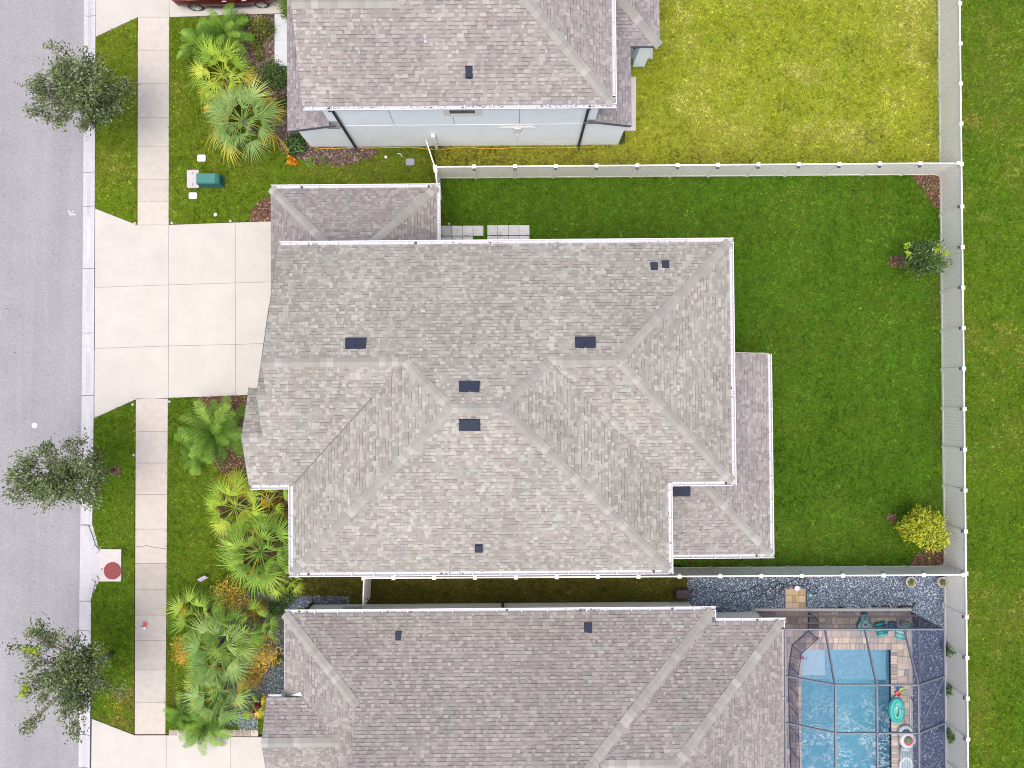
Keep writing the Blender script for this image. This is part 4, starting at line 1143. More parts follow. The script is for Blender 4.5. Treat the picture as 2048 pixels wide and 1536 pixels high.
no = nt.nodes.new('ShaderNodeTexNoise'); no.inputs['Scale'].default_value = 2.2; no.inputs['Detail'].default_value = 1.5; no.inputs['Distortion'].default_value = 1.5
L(geo.outputs['Position'], no.inputs['Vector'])
bp = nt.nodes.new('ShaderNodeBump'); bp.inputs['Strength'].default_value = .8; bp.inputs['Distance'].default_value = .06
L(no.outputs['Fac'], bp.inputs['Height']); L(bp.outputs[0], gl.inputs['Normal']); L(bp.outputs[0], fr.inputs['Normal'])
m1 = nt.nodes.new('ShaderNodeMixShader'); L(fr.outputs[0], m1.inputs[0]); L(tr.outputs[0], m1.inputs[1]); L(gl.outputs[0], m1.inputs[2])
# white ripple streaks: caustics and sky glints painted into the water colour
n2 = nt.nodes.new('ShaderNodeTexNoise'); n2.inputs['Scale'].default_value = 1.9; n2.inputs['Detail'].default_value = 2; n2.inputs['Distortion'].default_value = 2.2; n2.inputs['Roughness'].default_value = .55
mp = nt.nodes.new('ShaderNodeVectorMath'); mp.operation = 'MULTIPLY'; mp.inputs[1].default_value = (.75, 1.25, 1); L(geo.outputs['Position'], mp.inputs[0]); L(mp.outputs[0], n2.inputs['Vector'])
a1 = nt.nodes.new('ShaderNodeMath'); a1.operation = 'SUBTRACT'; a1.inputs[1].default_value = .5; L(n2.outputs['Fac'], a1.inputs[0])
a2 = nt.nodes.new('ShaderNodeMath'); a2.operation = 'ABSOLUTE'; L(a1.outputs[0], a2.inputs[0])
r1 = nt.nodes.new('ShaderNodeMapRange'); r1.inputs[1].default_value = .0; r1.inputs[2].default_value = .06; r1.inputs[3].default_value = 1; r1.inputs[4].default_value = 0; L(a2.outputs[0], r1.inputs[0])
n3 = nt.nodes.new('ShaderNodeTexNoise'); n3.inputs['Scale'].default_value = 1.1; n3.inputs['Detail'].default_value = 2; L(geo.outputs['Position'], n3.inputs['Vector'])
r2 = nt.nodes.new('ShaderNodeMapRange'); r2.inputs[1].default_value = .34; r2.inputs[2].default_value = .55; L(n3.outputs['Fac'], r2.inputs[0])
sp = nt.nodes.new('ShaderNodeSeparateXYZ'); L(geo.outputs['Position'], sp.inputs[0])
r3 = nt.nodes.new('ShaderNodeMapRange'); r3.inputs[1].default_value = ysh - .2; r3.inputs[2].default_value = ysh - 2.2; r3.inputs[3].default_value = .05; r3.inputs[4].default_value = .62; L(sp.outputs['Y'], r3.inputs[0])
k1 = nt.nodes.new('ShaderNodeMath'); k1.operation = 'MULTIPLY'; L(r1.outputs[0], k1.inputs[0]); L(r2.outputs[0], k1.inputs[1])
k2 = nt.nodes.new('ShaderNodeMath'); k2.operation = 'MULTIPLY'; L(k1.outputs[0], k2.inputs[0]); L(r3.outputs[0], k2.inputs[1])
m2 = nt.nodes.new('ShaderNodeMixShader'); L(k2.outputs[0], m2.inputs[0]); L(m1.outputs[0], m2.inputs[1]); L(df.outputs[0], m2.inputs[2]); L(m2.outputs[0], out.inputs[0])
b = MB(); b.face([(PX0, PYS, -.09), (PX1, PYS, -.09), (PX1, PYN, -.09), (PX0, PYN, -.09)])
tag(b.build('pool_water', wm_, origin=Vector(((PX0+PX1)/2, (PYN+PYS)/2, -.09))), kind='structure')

# deck pavers, each a piece
deck = thing('pool_deck', None, None, ((WWx+EWx)/2, NWy - 2, 0)); deck['kind'] = 'structure'
DX0, DX1, DY1, DY0 = X2b - .4, EWx - .02 - (P(1889, 1400, 3).x - P(1818, 1400, 0).x), NWy - .03, P(1700, 1570, 0).y
DX1 = EWx - .04
b = MB()
for (x0, y0, x1, y1) in ((DX0, PYN, DX1, DY1), (DX0, PYS - 2, PX0, PYN), (PX1, PYS - 2, DX1, PYN)): b.box(x0, y0, -.18, x1, y1, -.012)
b.build('paver_sand', M['mortar'], deck)
PV = [(.45, .38, .32), (.40, .345, .305), (.50, .42, .34), (.35, .31, .29), (.44, .37, .325), (.31, .28, .275), (.52, .45, .37)]
pvm = {}
def paver(x0, y0, x1, y1, parent, zt=DZ, pal=PV, col=None):
    w_, h_ = round(x1-x0-.012, 3), round(y1-y0-.012, 3)
    if w_ < .03 or h_ < .03: return
    key = (w_, h_)
    if key not in pvm:
        b = MB(); c = .006
        b.prism([(-w_/2, -h_/2), (w_/2, -h_/2), (w_/2, h_/2), (-w_/2, h_/2)], -.06, -.004)
        lo = [(-w_/2, -h_/2, -.004), (w_/2, -h_/2, -.004), (w_/2, h_/2, -.004), (-w_/2, h_/2, -.004)]
        o = b.build('paver', M['paver'], None, origin=Vector((0, 0, 0))); pvm[key] = o.data; bpy.data.objects.remove(o)
    o = place('paver', pvm[key], parent, ((x0+x1)/2, (y0+y1)/2, zt + random.uniform(-.003, .003)))
    k = random.uniform(.88, 1.12); c = col or random.choice(pal); o.color = (c[0]*k, c[1]*k, c[2]*k, 1)
def fill(x0, y0, x1, y1, parent, rowh=.30, widths=(.22, .30, .30, .44), pal=PV, vertical=False):
    if vertical:
        x = x0
        while x < x1 - .02:
            xe = min(x + rowh, x1); y = y1
            while y > y0 + .02:
                hh = random.choice(widths); ye = max(y - hh, y0)
                if ye - y0 < .08: ye = y0
                paver(x, ye, xe, y, parent, pal=pal); y = ye
            x = xe
    else:
        y = y1
        while y > y0 + .02:
            ye = max(y - rowh, y0)
            if ye - y0 < .06: ye = y0
            x = x0
            while x < x1 - .02:
                xe = min(x + random.choice(widths), x1)
                if x1 - xe < .08: xe = x1
                paver(x, ye, xe, y, parent, pal=pal); x = xe
            y = ye
XD = P(1818, 1400, 0).x
yb_ = P(1700, 1560, 0).y
fill(WWx - .9, PYN + .30, XD, DY1, deck)
fill(PX0 - .02, PYN, PX1 + .3, PYN + .30, deck, .30, (.20, .22))
fill(WWx - .9, PYN, PX0 - .02, PYN + .30, deck); fill(PX1 + .3, PYN, XD, PYN + .30, deck)
fill(PX1, yb_, PX1 + .30, PYN, deck, .30, (.11, .16), vertical=True)
fill(PX1 + .30, yb_, XD, PYN, deck)
fill(PX0 - .30, yb_, PX0, PYN, deck, .30, (.16, .2), vertical=True)
fill(WWx - .3, yb_, PX0 - .30, PYN, deck)
land = thing('paver_landing', None, None, P(1590, 1198, 0)); land['kind'] = 'structure'
p0, p1 = P(1570.5, 1219, 0), P(1611, 1177, 0)
b = MB(); b.box(p0.x, p0.y, -.15, p1.x, p1.y, -.01); b.build('paver_sand', M['mortar'], land)
PV2 = [(.46, .345, .20), (.42, .30, .18), (.48, .37, .24), (.38, .27, .17)]
sx, sy = (p1.x-p0.x)/3, (p1.y-p0.y)/3
for i, j, a, c in ((0, 0, 1, 1), (1, 0, 1, 1), (2, 0, 1, 1), (0, 1, 1, 1), (1, 1, .5, 1), (1.5, 1, .5, 1), (2, 1, 1, 1), (0, 2, 1.9, 1), (1.9, 2, .2, 1), (2.1, 2, .9, 1)):
    paver(p0.x + i*sx, p0.y + j*sy, p0.x + (i+a)*sx, p0.y + (j+c)*sy, land, pal=PV2)
ed = thing('paver_edging', None, None, P(420, 1466, 0)); ed['kind'] = 'structure'
for i in range(12):
    p, q = P(338 + i*14.9, 1472.5), P(338 + i*14.9 + 14.9, 1459); paver(p.x, p.y, q.x, q.y, ed, pal=[(.36, .31, .28), (.30, .25, .23), (.42, .37, .33)])

enc = thing('screen_enclosure', 'dark framed screen enclosure standing over the swimming pool', 'pool enclosure', ((WWx+EWx)/2, NWy - 4, 0))
ZS, ZF = 3.0, 4.06
def bm(name, a, b, wd=.055, hg=.11, m='frame'):
    k = MB(); k.beam(a, b, wd, hg); return k.build(name, M[m], enc)
YEND = NWy - 10.5
xf = [P(1670, 1369, ZF).x, P(1753, 1369, ZF).x, P(1836, 1369, ZF).x]; xn = [P(1650, 1259, ZS).x, P(1729.5, 1259, ZS).x, P(1808.5, 1260, ZS).x]
yf = [P(1750, 1369.5, ZF).y]; dyf = yf[0] - P(1750, 1466, ZF).y
yf = [yf[0] - i*dyf for i in range(5)]
V3 = lambda x, y, z: Vector((x, y, z))
NX0 = P(1508, 1221, 0).x
bm('eave_beam', V3(NX0, NWy, ZS), V3(EWx, NWy, ZS)); bm('eave_beam', V3(EWx, NWy, ZS), V3(EWx, YEND, ZS)); bm('eave_beam', V3(WWx, NWy, ZS), V3(WWx, YEND, ZS))
for i in range(3):
    bm('rafter', V3(xn[i], NWy, ZS), V3(xf[i], yf[0], ZF)); bm('purlin', V3(xf[i], yf[0], ZF), V3(xf[i], yf[-1], ZF))
for y in yf:
    bm('cross_beam', V3(xf[0], y, ZF), V3(xf[2], y, ZF)); bm('rafter', V3(WWx, y, ZS), V3(xf[0], y, ZF)); bm('rafter', V3(EWx, y, ZS), V3(xf[2], y, ZF))
bm('brace', V3(EWx, yf[0] - .02, ZS), V3(xf[2], yf[1] + .05, ZF), .035, .05)
pbx = [1569, 1616, 1675, 1747, 1818]
px_ = [P(a, 1221, 0).x for a in pbx]; px_[-1] = EWx
px_ = [NX0, P(1528, 1221, 0).x] + px_
for x in px_: bm('post', V3(x, NWy, 0), V3(x, NWy, ZS - .05), .06, .06)
for y in yf: bm('post', V3(EWx, y, 0), V3(EWx, y, ZS - .05), .06, .06)
bm('chair_rail', V3(NX0, NWy, .95), V3(EWx, NWy, .95), .05, .05)
for y0, y1 in zip([NWy] + yf[:-1], yf): bm('chair_rail', V3(EWx, y0, .95), V3(EWx, y1, .95), .05, .05); bm('wall_brace', V3(EWx, y0, .1), V3(EWx, y1, ZS - .1), .03, .05)
bm('door_head', V3(px_[2], NWy, 2.1), V3(px_[3], NWy, 2.1), .05, .05)
def screen_mat(name, fac, col):
    m = bpy.data.materials.new(name); m.use_nodes = True; nt = m.node_tree; nt.nodes.clear()
    o = nt.nodes.new('ShaderNodeOutputMaterial'); t = nt.nodes.new('ShaderNodeBsdfTransparent'); d = nt.nodes.new('ShaderNodeBsdfDiffuse')
    d.inputs[0].default_value = (*col, 1); mx = nt.nodes.new('ShaderNodeMixShader'); mx.inputs[0].default_value = fac
    nt.links.new(t.outputs[0], mx.inputs[1]); nt.links.new(d.outputs[0], mx.inputs[2]); nt.links.new(mx.outputs[0], o.inputs[0])
    return m
M['screen_roof'] = screen_mat('roof_screen', .10, (.09, .11, .18)); M['screen_side'] = screen_mat('slope_screen', .22, (.07, .085, .18)); M['screen_wall'] = screen_mat('wall_screen', .66, (.045, .035, .06))
M['screen_wall2'] = screen_mat('side_wall_screen', .38, (.055, .065, .14))
def scr(q, m): 
    k = MB(); k.face(q); k.build('screen_panel', M[m], enc)
for a, c in zip(px_[:-1], px_[1:]): scr([V3(a, NWy, .02), V3(c, NWy, .02), V3(c, NWy, ZS), V3(a, NWy, ZS)], 'screen_wall')
yy = [NWy] + yf
for a, c in zip(yy[:-1], yy[1:]): scr([V3(EWx, a, .02), V3(EWx, c, .02), V3(EWx, c, ZS), V3(EWx, a, ZS)], 'screen_wall2')
scr([V3(WWx, NWy, ZS), V3(xn[0], NWy, ZS), V3(xf[0], yf[0], ZF), V3(WWx, yf[0], ZS)], 'screen_side')
for i in range(2): scr([V3(xn[i], NWy, ZS), V3(xn[i+1], NWy, ZS), V3(xf[i+1], yf[0], ZF), V3(xf[i], yf[0], ZF)], 'screen_roof')
scr([V3(xn[2], NWy, ZS), V3(EWx, NWy, ZS), V3(EWx, yf[0], ZS), V3(xf[2], yf[0], ZF)], 'screen_side')
for a, c in zip(yf[:-1], yf[1:]):
    for i in range(2): scr([V3(xf[i], a, ZF), V3(xf[i+1], a, ZF), V3(xf[i+1], c, ZF), V3(xf[i], c, ZF)], 'screen_roof')
    scr([V3(WWx, a, ZS), V3(xf[0], a, ZF), V3(xf[0], c, ZF), V3(WWx, c, ZS)], 'screen_side'); scr([V3(EWx, a, ZS), V3(xf[2], a, ZF), V3(xf[2], c, ZF), V3(EWx, c, ZS)], 'screen_side')
k = MB(); k.box(NX0, NWy - .04, -.05, EWx + .04, NWy + .10, .09); k.build('footer', M['concrete'], enc)
k = MB(); k.box(EWx - .04, YEND, -.05, EWx + .10, NWy - .04, .085); k.build('footer', M['concrete'], enc)

# low black mesh fence round the shallow end
sf = thing('safety_fence', 'curved black mesh safety fence along the left side of the pool', 'safety fence', P(1600, 1330, 0))
M['mesh'] = screen_mat('fence_mesh', .50, (.02, .02, .035))
base = [(1617, 1225), (1616, 1262), (1584, 1290), (1578, 1330), (1577, 1371), (1577.5, 1410), (1579, 1452), (1580, 1496), (1581, 1545)]
bp_ = [P(a, c, DZ) for a, c in base]; hh = 1.2
for i, p in enumerate(bp_):
    k = MB(); k.tube([p, p + Vector((0, 0, hh + .05))], .018, 6); k.build('pole', M['darkmetal'], sf)
for p, q in zip(bp_[:-1], bp_[1:]):
    k = MB(); n = 4; d = (q-p); nr = Vector((-d.y, d.x, 0)).normalized()
    for i in range(n):
        for z0, z1 in ((.05, .6), (.6, hh)):
            s0, s1 = sin(pi*i/n)*.05, sin(pi*(i+1)/n)*.05
            a, c = p + d*(i/n) - nr*s0, p + d*((i+1)/n) - nr*s1
            k.face([a + Vector((0, 0, z0)), c + Vector((0, 0, z0)), c + Vector((0, 0, z1)), a + Vector((0, 0, z1))])
    k.build('mesh_panel', M['mesh'], sf)
    for z in (hh, .04):
        k = MB(); k.beam(p + Vector((0, 0, z)), q + Vector((0, 0, z)), .025, .03); k.build('hem', M['darkmetal'], sf)

# ---- floats and toys
def ell(cx, cy, a, b, n=24, rot=0, f=None):
    o = []
    for i in range(n):
        t = 2*pi*i/n; k = f(t) if f else 1.0
        x, y = a*k*cos(t), b*k*sin(t); o.append((cx + x*cos(rot) - y*sin(rot), cy + x*sin(rot) + y*cos(rot)))
    return o
def ringtube(name, c, a, b, r, m, parent=None, rot=0, n=24, f=None, arc=(0, 1)):
    k = MB(); pts = []
    N_ = int(n*(arc[1]-arc[0]))
    for i in range(N_ + 1):
        t = 2*pi*(arc[0] + (arc[1]-arc[0])*i/N_); kk = f(t) if f else 1
        x, y = a*kk*cos(t), b*kk*sin(t); pts.append(Vector((c[0] + x*cos(rot) - y*sin(rot), c[1] + x*sin(rot) + y*cos(rot), c[2])))
    k.tube(pts, r, 8, caps=(arc != (0, 1))); return k.build(name, m, parent, smooth=True)
M['t_teal'] = toy('teal_vinyl', (.03, .42, .37)); M['t_mint'] = toy('mint_vinyl', (.16, .60, .50)); M['t_white'] = toy('white_vinyl', (.62, .63, .64)); M['t_clear'] = toy('milky_vinyl', (.40, .50, .52))
M['t_dteal'] = toy('dark_teal_vinyl', (.02, .20, .24)); M['t_red'] = toy('red_vinyl', (.52, .05, .07)); M['t_green'] = toy('green_vinyl', (.16, .20, .09)); M['t_lgreen'] = toy('light_green_plastic', (.40, .60, .15))
M['t_orange'] = toy('orange_red_plastic', (.65, .10, .04)); M['t_blue'] = toy('blue_plastic', (.08, .16, .42)); M['t_pink'] = toy('pink_plastic', (.65, .12, .25))
c = P(1793.5, 1420.5, DZ + .14)
t = thing('baby_float', 'oval teal baby float with seat lying on the deck right of the pool', 'pool float', (c.x, c.y, DZ))
ringtube('outer_tube', (c.x, c.y, DZ + .13), .24, .48, .125, M['t_teal'], t); ringtube('inner_tube', (c.x + .02, c.y - .02, DZ + .15), .14, .33, .06, M['t_mint'], t)
k = MB(); k.prism(ell(c.x, c.y, .2, .42), DZ + .01, DZ + .05); k.build('seat', M['t_mint'], t)
k = MB(); k.lathe((c.x - .07, c.y + .18, DZ + .26), [(.05, 0), (.05, .03)], 10); k.build('squeaker', M['t_white'], t)
k = MB(); k.lathe((c.x + .17, c.y + .1, DZ + .25), [(.05, 0), (.05, .02)], 10); k.build('patch', M['t_blue'], t)
c = P(1814, 1479, DZ + .1)
t = thing('ring_float', 'white ring float with red and green spiky centre on the pool deck', 'pool float', (c.x, c.y, DZ))
ringtube('ring', (c.x, c.y, DZ + .15), .27, .27, .12, M['t_white'], t)
k = MB(); k.prism(ell(c.x, c.y, .235, .235, 40, 0, lambda a: 1.0 if int(a*20/pi + .5) % 2 else .80), DZ + .2, DZ + .25); k.build('red_disc', M['t_red'], t)
k = MB(); k.lathe((c.x - .03, c.y + .05, DZ + .25), [(.16, 0), (.16, .06), (.10, .11)], 18); k.build('green_cushion', M['t_green'], t)
c = P(1810, 1463, DZ); t = thing('ring_float', 'dull grey green ring float half hidden behind the white ring float', 'pool float', (c.x, c.y, DZ)); ringtube('ring', (c.x - .02, c.y + .02, DZ + .10), .26, .24, .09, M['t_clear'], t)
c = P(1810, 1517, DZ); t = thing('lounger_float', 'milky white lounger float lying at the lower edge of the deck', 'pool float', (c.x, c.y, DZ))
for i in range(5):
    k = MB(); x = c.x - .22 + i*.11; k.tube([(x, c.y + .45, DZ + .08), (x, c.y - .6, DZ + .08)], .06, 8); k.build('tube', M['t_clear'], t, smooth=True)
k = MB(); k.tube([(c.x - .26, c.y + .5, DZ + .14), (c.x + .26, c.y + .5, DZ + .14)], .11, 10); k.build('pillow', M['t_clear'], t, smooth=True)
ringtube('rim', (c.x, c.y - .25, DZ + .11), .27, .33, .06, M['t_white'], t)
tri = lambda a: .8 + .24*cos(3*(a - pi/2))
c = P(1731, 1248, DZ + .2); t = thing('pool_float', 'teal striped pool float with rounded triangular rings by the end screen', 'pool float', (c.x, c.y, DZ))
for i, (s, m_) in enumerate(((.36, 't_dteal'), (.29, 't_clear'), (.22, 't_teal'), (.13, 't_clear'))):
    ringtube('ring', (c.x, c.y, DZ + .10 + i*.03), s*.95, s*1.25, .055, M[m_], t, f=tri)
k = MB(); k.prism(ell(c.x, c.y, .34, .42, 24, 0, tri), DZ + .02, DZ + .07); k.build('base', M['t_dteal'], t)
def slabfloat(px, py, w_, h_, rot, m1_, m2_, label):
    c = P(px, py, DZ); t = thing('pool_float', label, 'pool float', (c.x, c.y, DZ))
    n = 5
    for i in range(n):
        y = -h_/2 + h_*(i+.5)/n; k = MB()
        a = Vector((c.x + (-w_/2)*cos(rot) - y*sin(rot), c.y - w_/2*sin(rot) + y*cos(rot), DZ + .08)); b_ = Vector((c.x + w_/2*cos(rot) - y*sin(rot), c.y + w_/2*sin(rot) + y*cos(rot), DZ + .08))
        k.tube([a, (a+b_)/2 + Vector((0, 0, .03)), b_], h_/n*.55, 8); k.build('tube', M[m1_ if i % 2 else m2_], t, smooth=True)
slabfloat(1760.5, 1257, .48, .62, .25, 't_dteal', 't_teal', 'dark teal ribbed pool float second from the left by the end screen')
slabfloat(1800, 1267, .5, .44, -.25, 't_clear', 't_teal', 'pale mint ribbed pool float lying at the deck corner')
slabfloat(1783, 1252, .38, .4, .1, 't_blue', 't_dteal', 'dark blue folded pool float between paler floats')
slabfloat(1812, 1250, .62, .26, -.3, 't_dteal', 't_clear', 'narrow grey teal pool float lying slanted under the end beam')
def cup(px, py, r, h_, m1_, label, m2_=None, name='toy_bucket'):
    c = P(px, py, DZ); t = thing(name, label, 'toy', c)
    k = MB(); k.lathe(c, [(r*.75, 0), (r, h_), (r*.86, h_), (r*.7, .02)], 16); k.build('bowl', M[m1_], t)
    ringtube('rim', (c.x, c.y, c.z + h_), r*.95, r*.95, .02, M[m2_ or m1_], t)
cup(1801, 1379, .11, .12, 't_lgreen', 'light green toy bucket, uppermost of the toys right of the pool'); cup(1794.5, 1385.5, .13, .12, 't_orange', 'orange red toy bucket beside the light green one', 't_pink')
cup(1790.5, 1395.5, .10, .10, 't_mint', 'mint green toy bucket just above the baby float', 't_white'); cup(1792, 1373.5, .08, .08, 't_blue', 'small blue toy bucket at the pool edge')
cup(1603, 1314, .07, .10, 't_pink', 'small pink toy at the corner of the shallow shelf'); cup(1620.5, 1190.5, .06, .05, 't_mint', 'small mint green cup on the gravel right of the paver landing', name='cup')
c = P(1591, 1174.5, .02); t = thing('lidded_pot', 'round pale grey lidded pot at the head of the paver landing', 'pot', c)
k = MB(); k.lathe(c, [(.09, 0), (.11, .16), (.11, .2)], 18); k.build('body', M['boxlid'], t); k = MB(); k.lathe(c + Vector((0, 0, .2)), [(.12, 0), (.12, .03), (.03, .045)], 18); k.build('lid', M['plastic_white'], t)

# ---- black hose in loops on the gravel
def loop(cx, cy, rx, ry, a0, a1, n=26): return [(cx + rx*cos(a0 + (a1-a0)*i/n), cy + ry*sin(a0 + (a1-a0)*i/n)) for i in range(n+1)]
hp = [(1378, 1190), (1385, 1181), (1405, 1175), (1425, 1176), (1440, 1183), (1470, 1185), (1500, 1179)]
hp += loop(1517, 1181, 9, 12, -pi/2, 1.6*pi) + loop(1541, 1187, 9.5, 13, -pi*.9, 1.3*pi) + loop(1552, 1174, 16, 11, .7*pi, 2.4*pi) + [(1570, 1168), (1590, 1160), (1597, 1156)]
hp += loop(1607, 1164, 10, 8, -pi/2, 1.7*pi) + [(1600, 1172), (1560, 1168), (1545, 1178)] + loop(1558, 1177, 7, 10, pi, 2.9*pi) + [(1580, 1170), (1605, 1172)] + loop(1627, 1180, 9, 7.5, pi, 3.2*pi) + [(1613, 1188), (1612, 1205)]
k = MB(); k.tube([P(a, c, .035 + .02*(i % 7)/7) for i, (a, c) in enumerate(hp)], .016, 6)
tag(k.build('hose', M['blackhose'], smooth=True), 'black garden hose lying in tangled loops on blue grey gravel', 'hose')
k = MB(); yh = [(620, 292), (640, 297), (670, 297), (700, 295), (740, 296), (790, 295), (815, 294), (840, 296), (858, 298), (880, 300), (905, 296), (935, 294), (965, 297), (1000, 297), (1040, 295), (1090, 296), (1150, 295), (1180, 294), (1192, 290)]
sm = []
for a, c in zip(yh[:-1], yh[1:]): sm += [(a[0] + (c[0]-a[0])*i/4, a[1] + (c[1]-a[1])*(3*(i/4)**2 - 2*(i/4)**3)) for i in range(4)]
k.tube([P(a, c, .07) for a, c in sm], .022, 6)
tag(k.build('hose', M['hose'], smooth=True), 'yellow garden hose stretched along the foot of the pale blue wall', 'hose')
# dark litter along the enclosure foot
def litter(px0, px1, py, dens, lab, spread=6):
    k = MB()
    for i in range(dens):
        a = random.uniform(px0, px1); s = (sin(a*.21) + sin(a*.083 + 1))*.5
        if s < -.1: continue
        c = P(a, py - abs(random.gauss(0, spread))*max(.2, s), .04); an = random.random()*pi; l = random.uniform(.03, .09); w2 = l*.35
        e1 = Vector((cos(an), sin(an), random.uniform(-.3, .3))); e2 = Vector((-sin(an), cos(an), random.uniform(-.3, .3)))
        k.face([c - e1*l, c - e2*w2, c + e1*l, c + e2*w2])
    tag(k.build('leaf_litter', M['stain']), lab, 'leaf litter', kind='stuff')
litter(1616, 1735, 1219, 500, 'dark leaf litter blown against the foot of the pool enclosure', 4); litter(1745, 1830, 1214, 200, 'scattered dark leaves on the gravel by the enclosure corner')
# ================================================================== PLANTS
def leaf_cloud(centers, per, sig, ln, wd, cols, name, parent, up=.6, dirs=None, colvar=.25, weights=None):
    """many small rhombic leaves gathered in clumps"""
    C = np.repeat(np.array(centers, float), per, axis=0); n = len(C)
    o = RNG.normal(0, 1, (n, 3)) * np.array(sig)
    p = C + o
    d = RNG.normal(0, 1, (n, 3))
    if dirs is not None: d = d*.55 + np.repeat(np.array(dirs, float), per, axis=0)
    else: d = d + o/np.linalg.norm(o, axis=1)[:, None]*.9
    d[:, 2] *= .6; d /= np.linalg.norm(d, axis=1)[:, None]
    nn = RNG.normal(0, 1, (n, 3)); nn[:, 2] = np.abs(nn[:, 2]) + up
    s = np.cross(d, nn); s /= np.linalg.norm(s, axis=1)[:, None] + 1e-9
    l = RNG.uniform(.7, 1.3, n)[:, None]*ln; w2 = RNG.uniform(.7, 1.3, n)[:, None]*wd/2
    V = np.empty((n, 4, 3))
    V[:, 0] = p - d*l*.5; V[:, 1] = p - s*w2; V[:, 2] = p + d*l*.5; V[:, 3] = p + s*w2
    cc = np.array([c[:3] for c in cols])
    ci = RNG.choice(len(cols), n, p=weights)
    # clumps differ a little in hue
    cl = np.repeat(RNG.uniform(1-colvar, 1+colvar, len(centers)), per)[:, None]
    col = cc[ci]*cl*RNG.uniform(.8, 1.2, n)[:, None]
    me = tri_mesh(name, V.reshape(-1, 3) - np.array(root_loc(parent)), 4, np.clip(col, 0, 1), M['leaf'], k=4)
    return link(name, me, parent)

def tree(base, crown, hc, rx, ry, rz, label, cols, nclump, per, ln, wd, sig, lean=(0, 0), seed=1, bright=None, group=None, name='tree', trunk_r=.07, streamers=0, cluster_pow=.45, shape=None, weights=None):
    rnd = random.Random(seed)
    b = P(*base, 0); c = P(*crown, hc)
    t = thing(name, label, 'tree', (b.x, b.y, 0), group)
    tk = MB()
    top = Vector((c.x, c.y, hc + rz*.3))
    m1 = b.lerp(Vector((c.x, c.y, hc)), .45); m1.z = hc*.45
    spine = [b + Vector((0, 0, -.1)), b.lerp(m1, .5), m1, m1.lerp(top, .5), top]
    tk.tube(spine, [trunk_r*1.25, trunk_r, trunk_r*.85, trunk_r*.55, trunk_r*.2], 8)
    cent = []; dirs = []
    tries = 0
    while len(cent) < nclump and tries < 20000:
        tries += 1
        v = Vector((rnd.gauss(0, 1), rnd.gauss(0, 1), rnd.gauss(0, 1))).normalized() * (rnd.random()**cluster_pow)
        ang = atan2(v.y, v.x); lob = 1.0
        if shape: lob = shape(ang)
        if abs(v.z) > .95: continue
        q = Vector((c.x + v.x*rx*lob, c.y + v.y*ry*lob, hc + v.z*rz))
        if float(vnoise(q.x*1.0 + seed*3.1, q.y + q.z, 1.5)) < .36: continue
        cent.append(q); dirs.append(Vector((q.x - c.x, q.y - c.y, .3*(q.z-hc))).normalized()*.8)
    limbs = []
    for q in cent:
        f = min(.95, max(.25, (q.z - .35*rz)/ (hc + rz) ))
        s = spine[1].lerp(spine[2], (f-.25)/.3) if f < .55 else spine[2].lerp(spine[4], (f-.55)/.45)
        mid_ = s.lerp(q, .5) + Vector((rnd.gauss(0, .08), rnd.gauss(0, .08), .08 + rnd.gauss(0, .06)))
        tk.tube([s, mid_, q, q + (q-mid_)*.25], [trunk_r*.30, trunk_r*.18, trunk_r*.08, trunk_r*.03], 4, caps=False)
        for _ in range(3):
            e = q + Vector((rnd.gauss(0, sig), rnd.gauss(0, sig), rnd.gauss(0, sig*.6)))
            tk.tube([mid_.lerp(q, .6), e], [trunk_r*.08, trunk_r*.03], 3, caps=False)
    tk.build('trunk', M['bark'], t, smooth=True)
    o = leaf_cloud(cent, per, (sig, sig, sig*.7), ln, wd, cols, 'crown', t, dirs=dirs, weights=weights)
    if bright:
        bc, bcol, bn = bright
        cs = [P(a, d_, z) for a, d_, z in bc]
        leaf_cloud(cs, bn, (sig*.45, sig*.45, sig*.4), ln*1.05, wd*1.1, bcol, 'young_leaves', t)
    return t
OAK = [(.095, .135, .045), (.065, .10, .034), (.14, .175, .07), (.045, .065, .025), (.18, .215, .10), (.22, .24, .14)]
OW = [.28, .22, .2, .12, .12, .06]
tree((222, 232), (158, 179), 3.7, 2.0, 1.85, 1.25, 'fullest street tree, uppermost of three, leaning over the kerb', OAK, 140, 62, .14, .058, .17, seed=3, group='street trees along the kerb', name='street_tree', trunk_r=.09, weights=OW,
     shape=lambda a: 1.0 + .34*max(0, cos(a - 2.9))**10 + .12*cos(3*a + 1) + .07*cos(9*a))
tree((228, 940), (119, 954), 4.0, 2.3, 1.72, 1.2, 'airy street tree in the middle with crown over the road and trunk in red mulch', OAK, 120, 60, .14, .058, .17, seed=8, group='street trees along the kerb', name='street_tree', weights=OW,
     shape=lambda a: 1.0 + .20*cos(2*a) + .18*cos(3*a + 2) + .12*cos(7*a) - .30*max(0, cos(a + .75))**3, cluster_pow=.55)
tree((224, 1306), (142, 1360), 3.8, 2.35, 2.5, 1.2, 'ragged street tree, lowest of three, with bright yellow green tips and bare trunk showing', OAK, 135, 62, .145, .055, .17, seed=21, group='street trees along the kerb', name='street_tree', trunk_r=.10, weights=OW,
     shape=lambda a: .84 + .45*max(0, cos(a - 2.35))**8 + .42*max(0, cos(a + 2.1))**6 + .13*cos(3*a) + .08*cos(8*a), bright=([(62, 1298, 4.6), (70, 1301, 4.6), (52, 1300, 4.5), (50, 1376, 4.5), (46, 1388, 4.5)], [(.26, .34, .03), (.20, .29, .03)], 36))
MANGO = [(.05, .105, .025), (.035, .075, .02), (.085, .145, .03), (.11, .15, .05), (.20, .26, .12)]
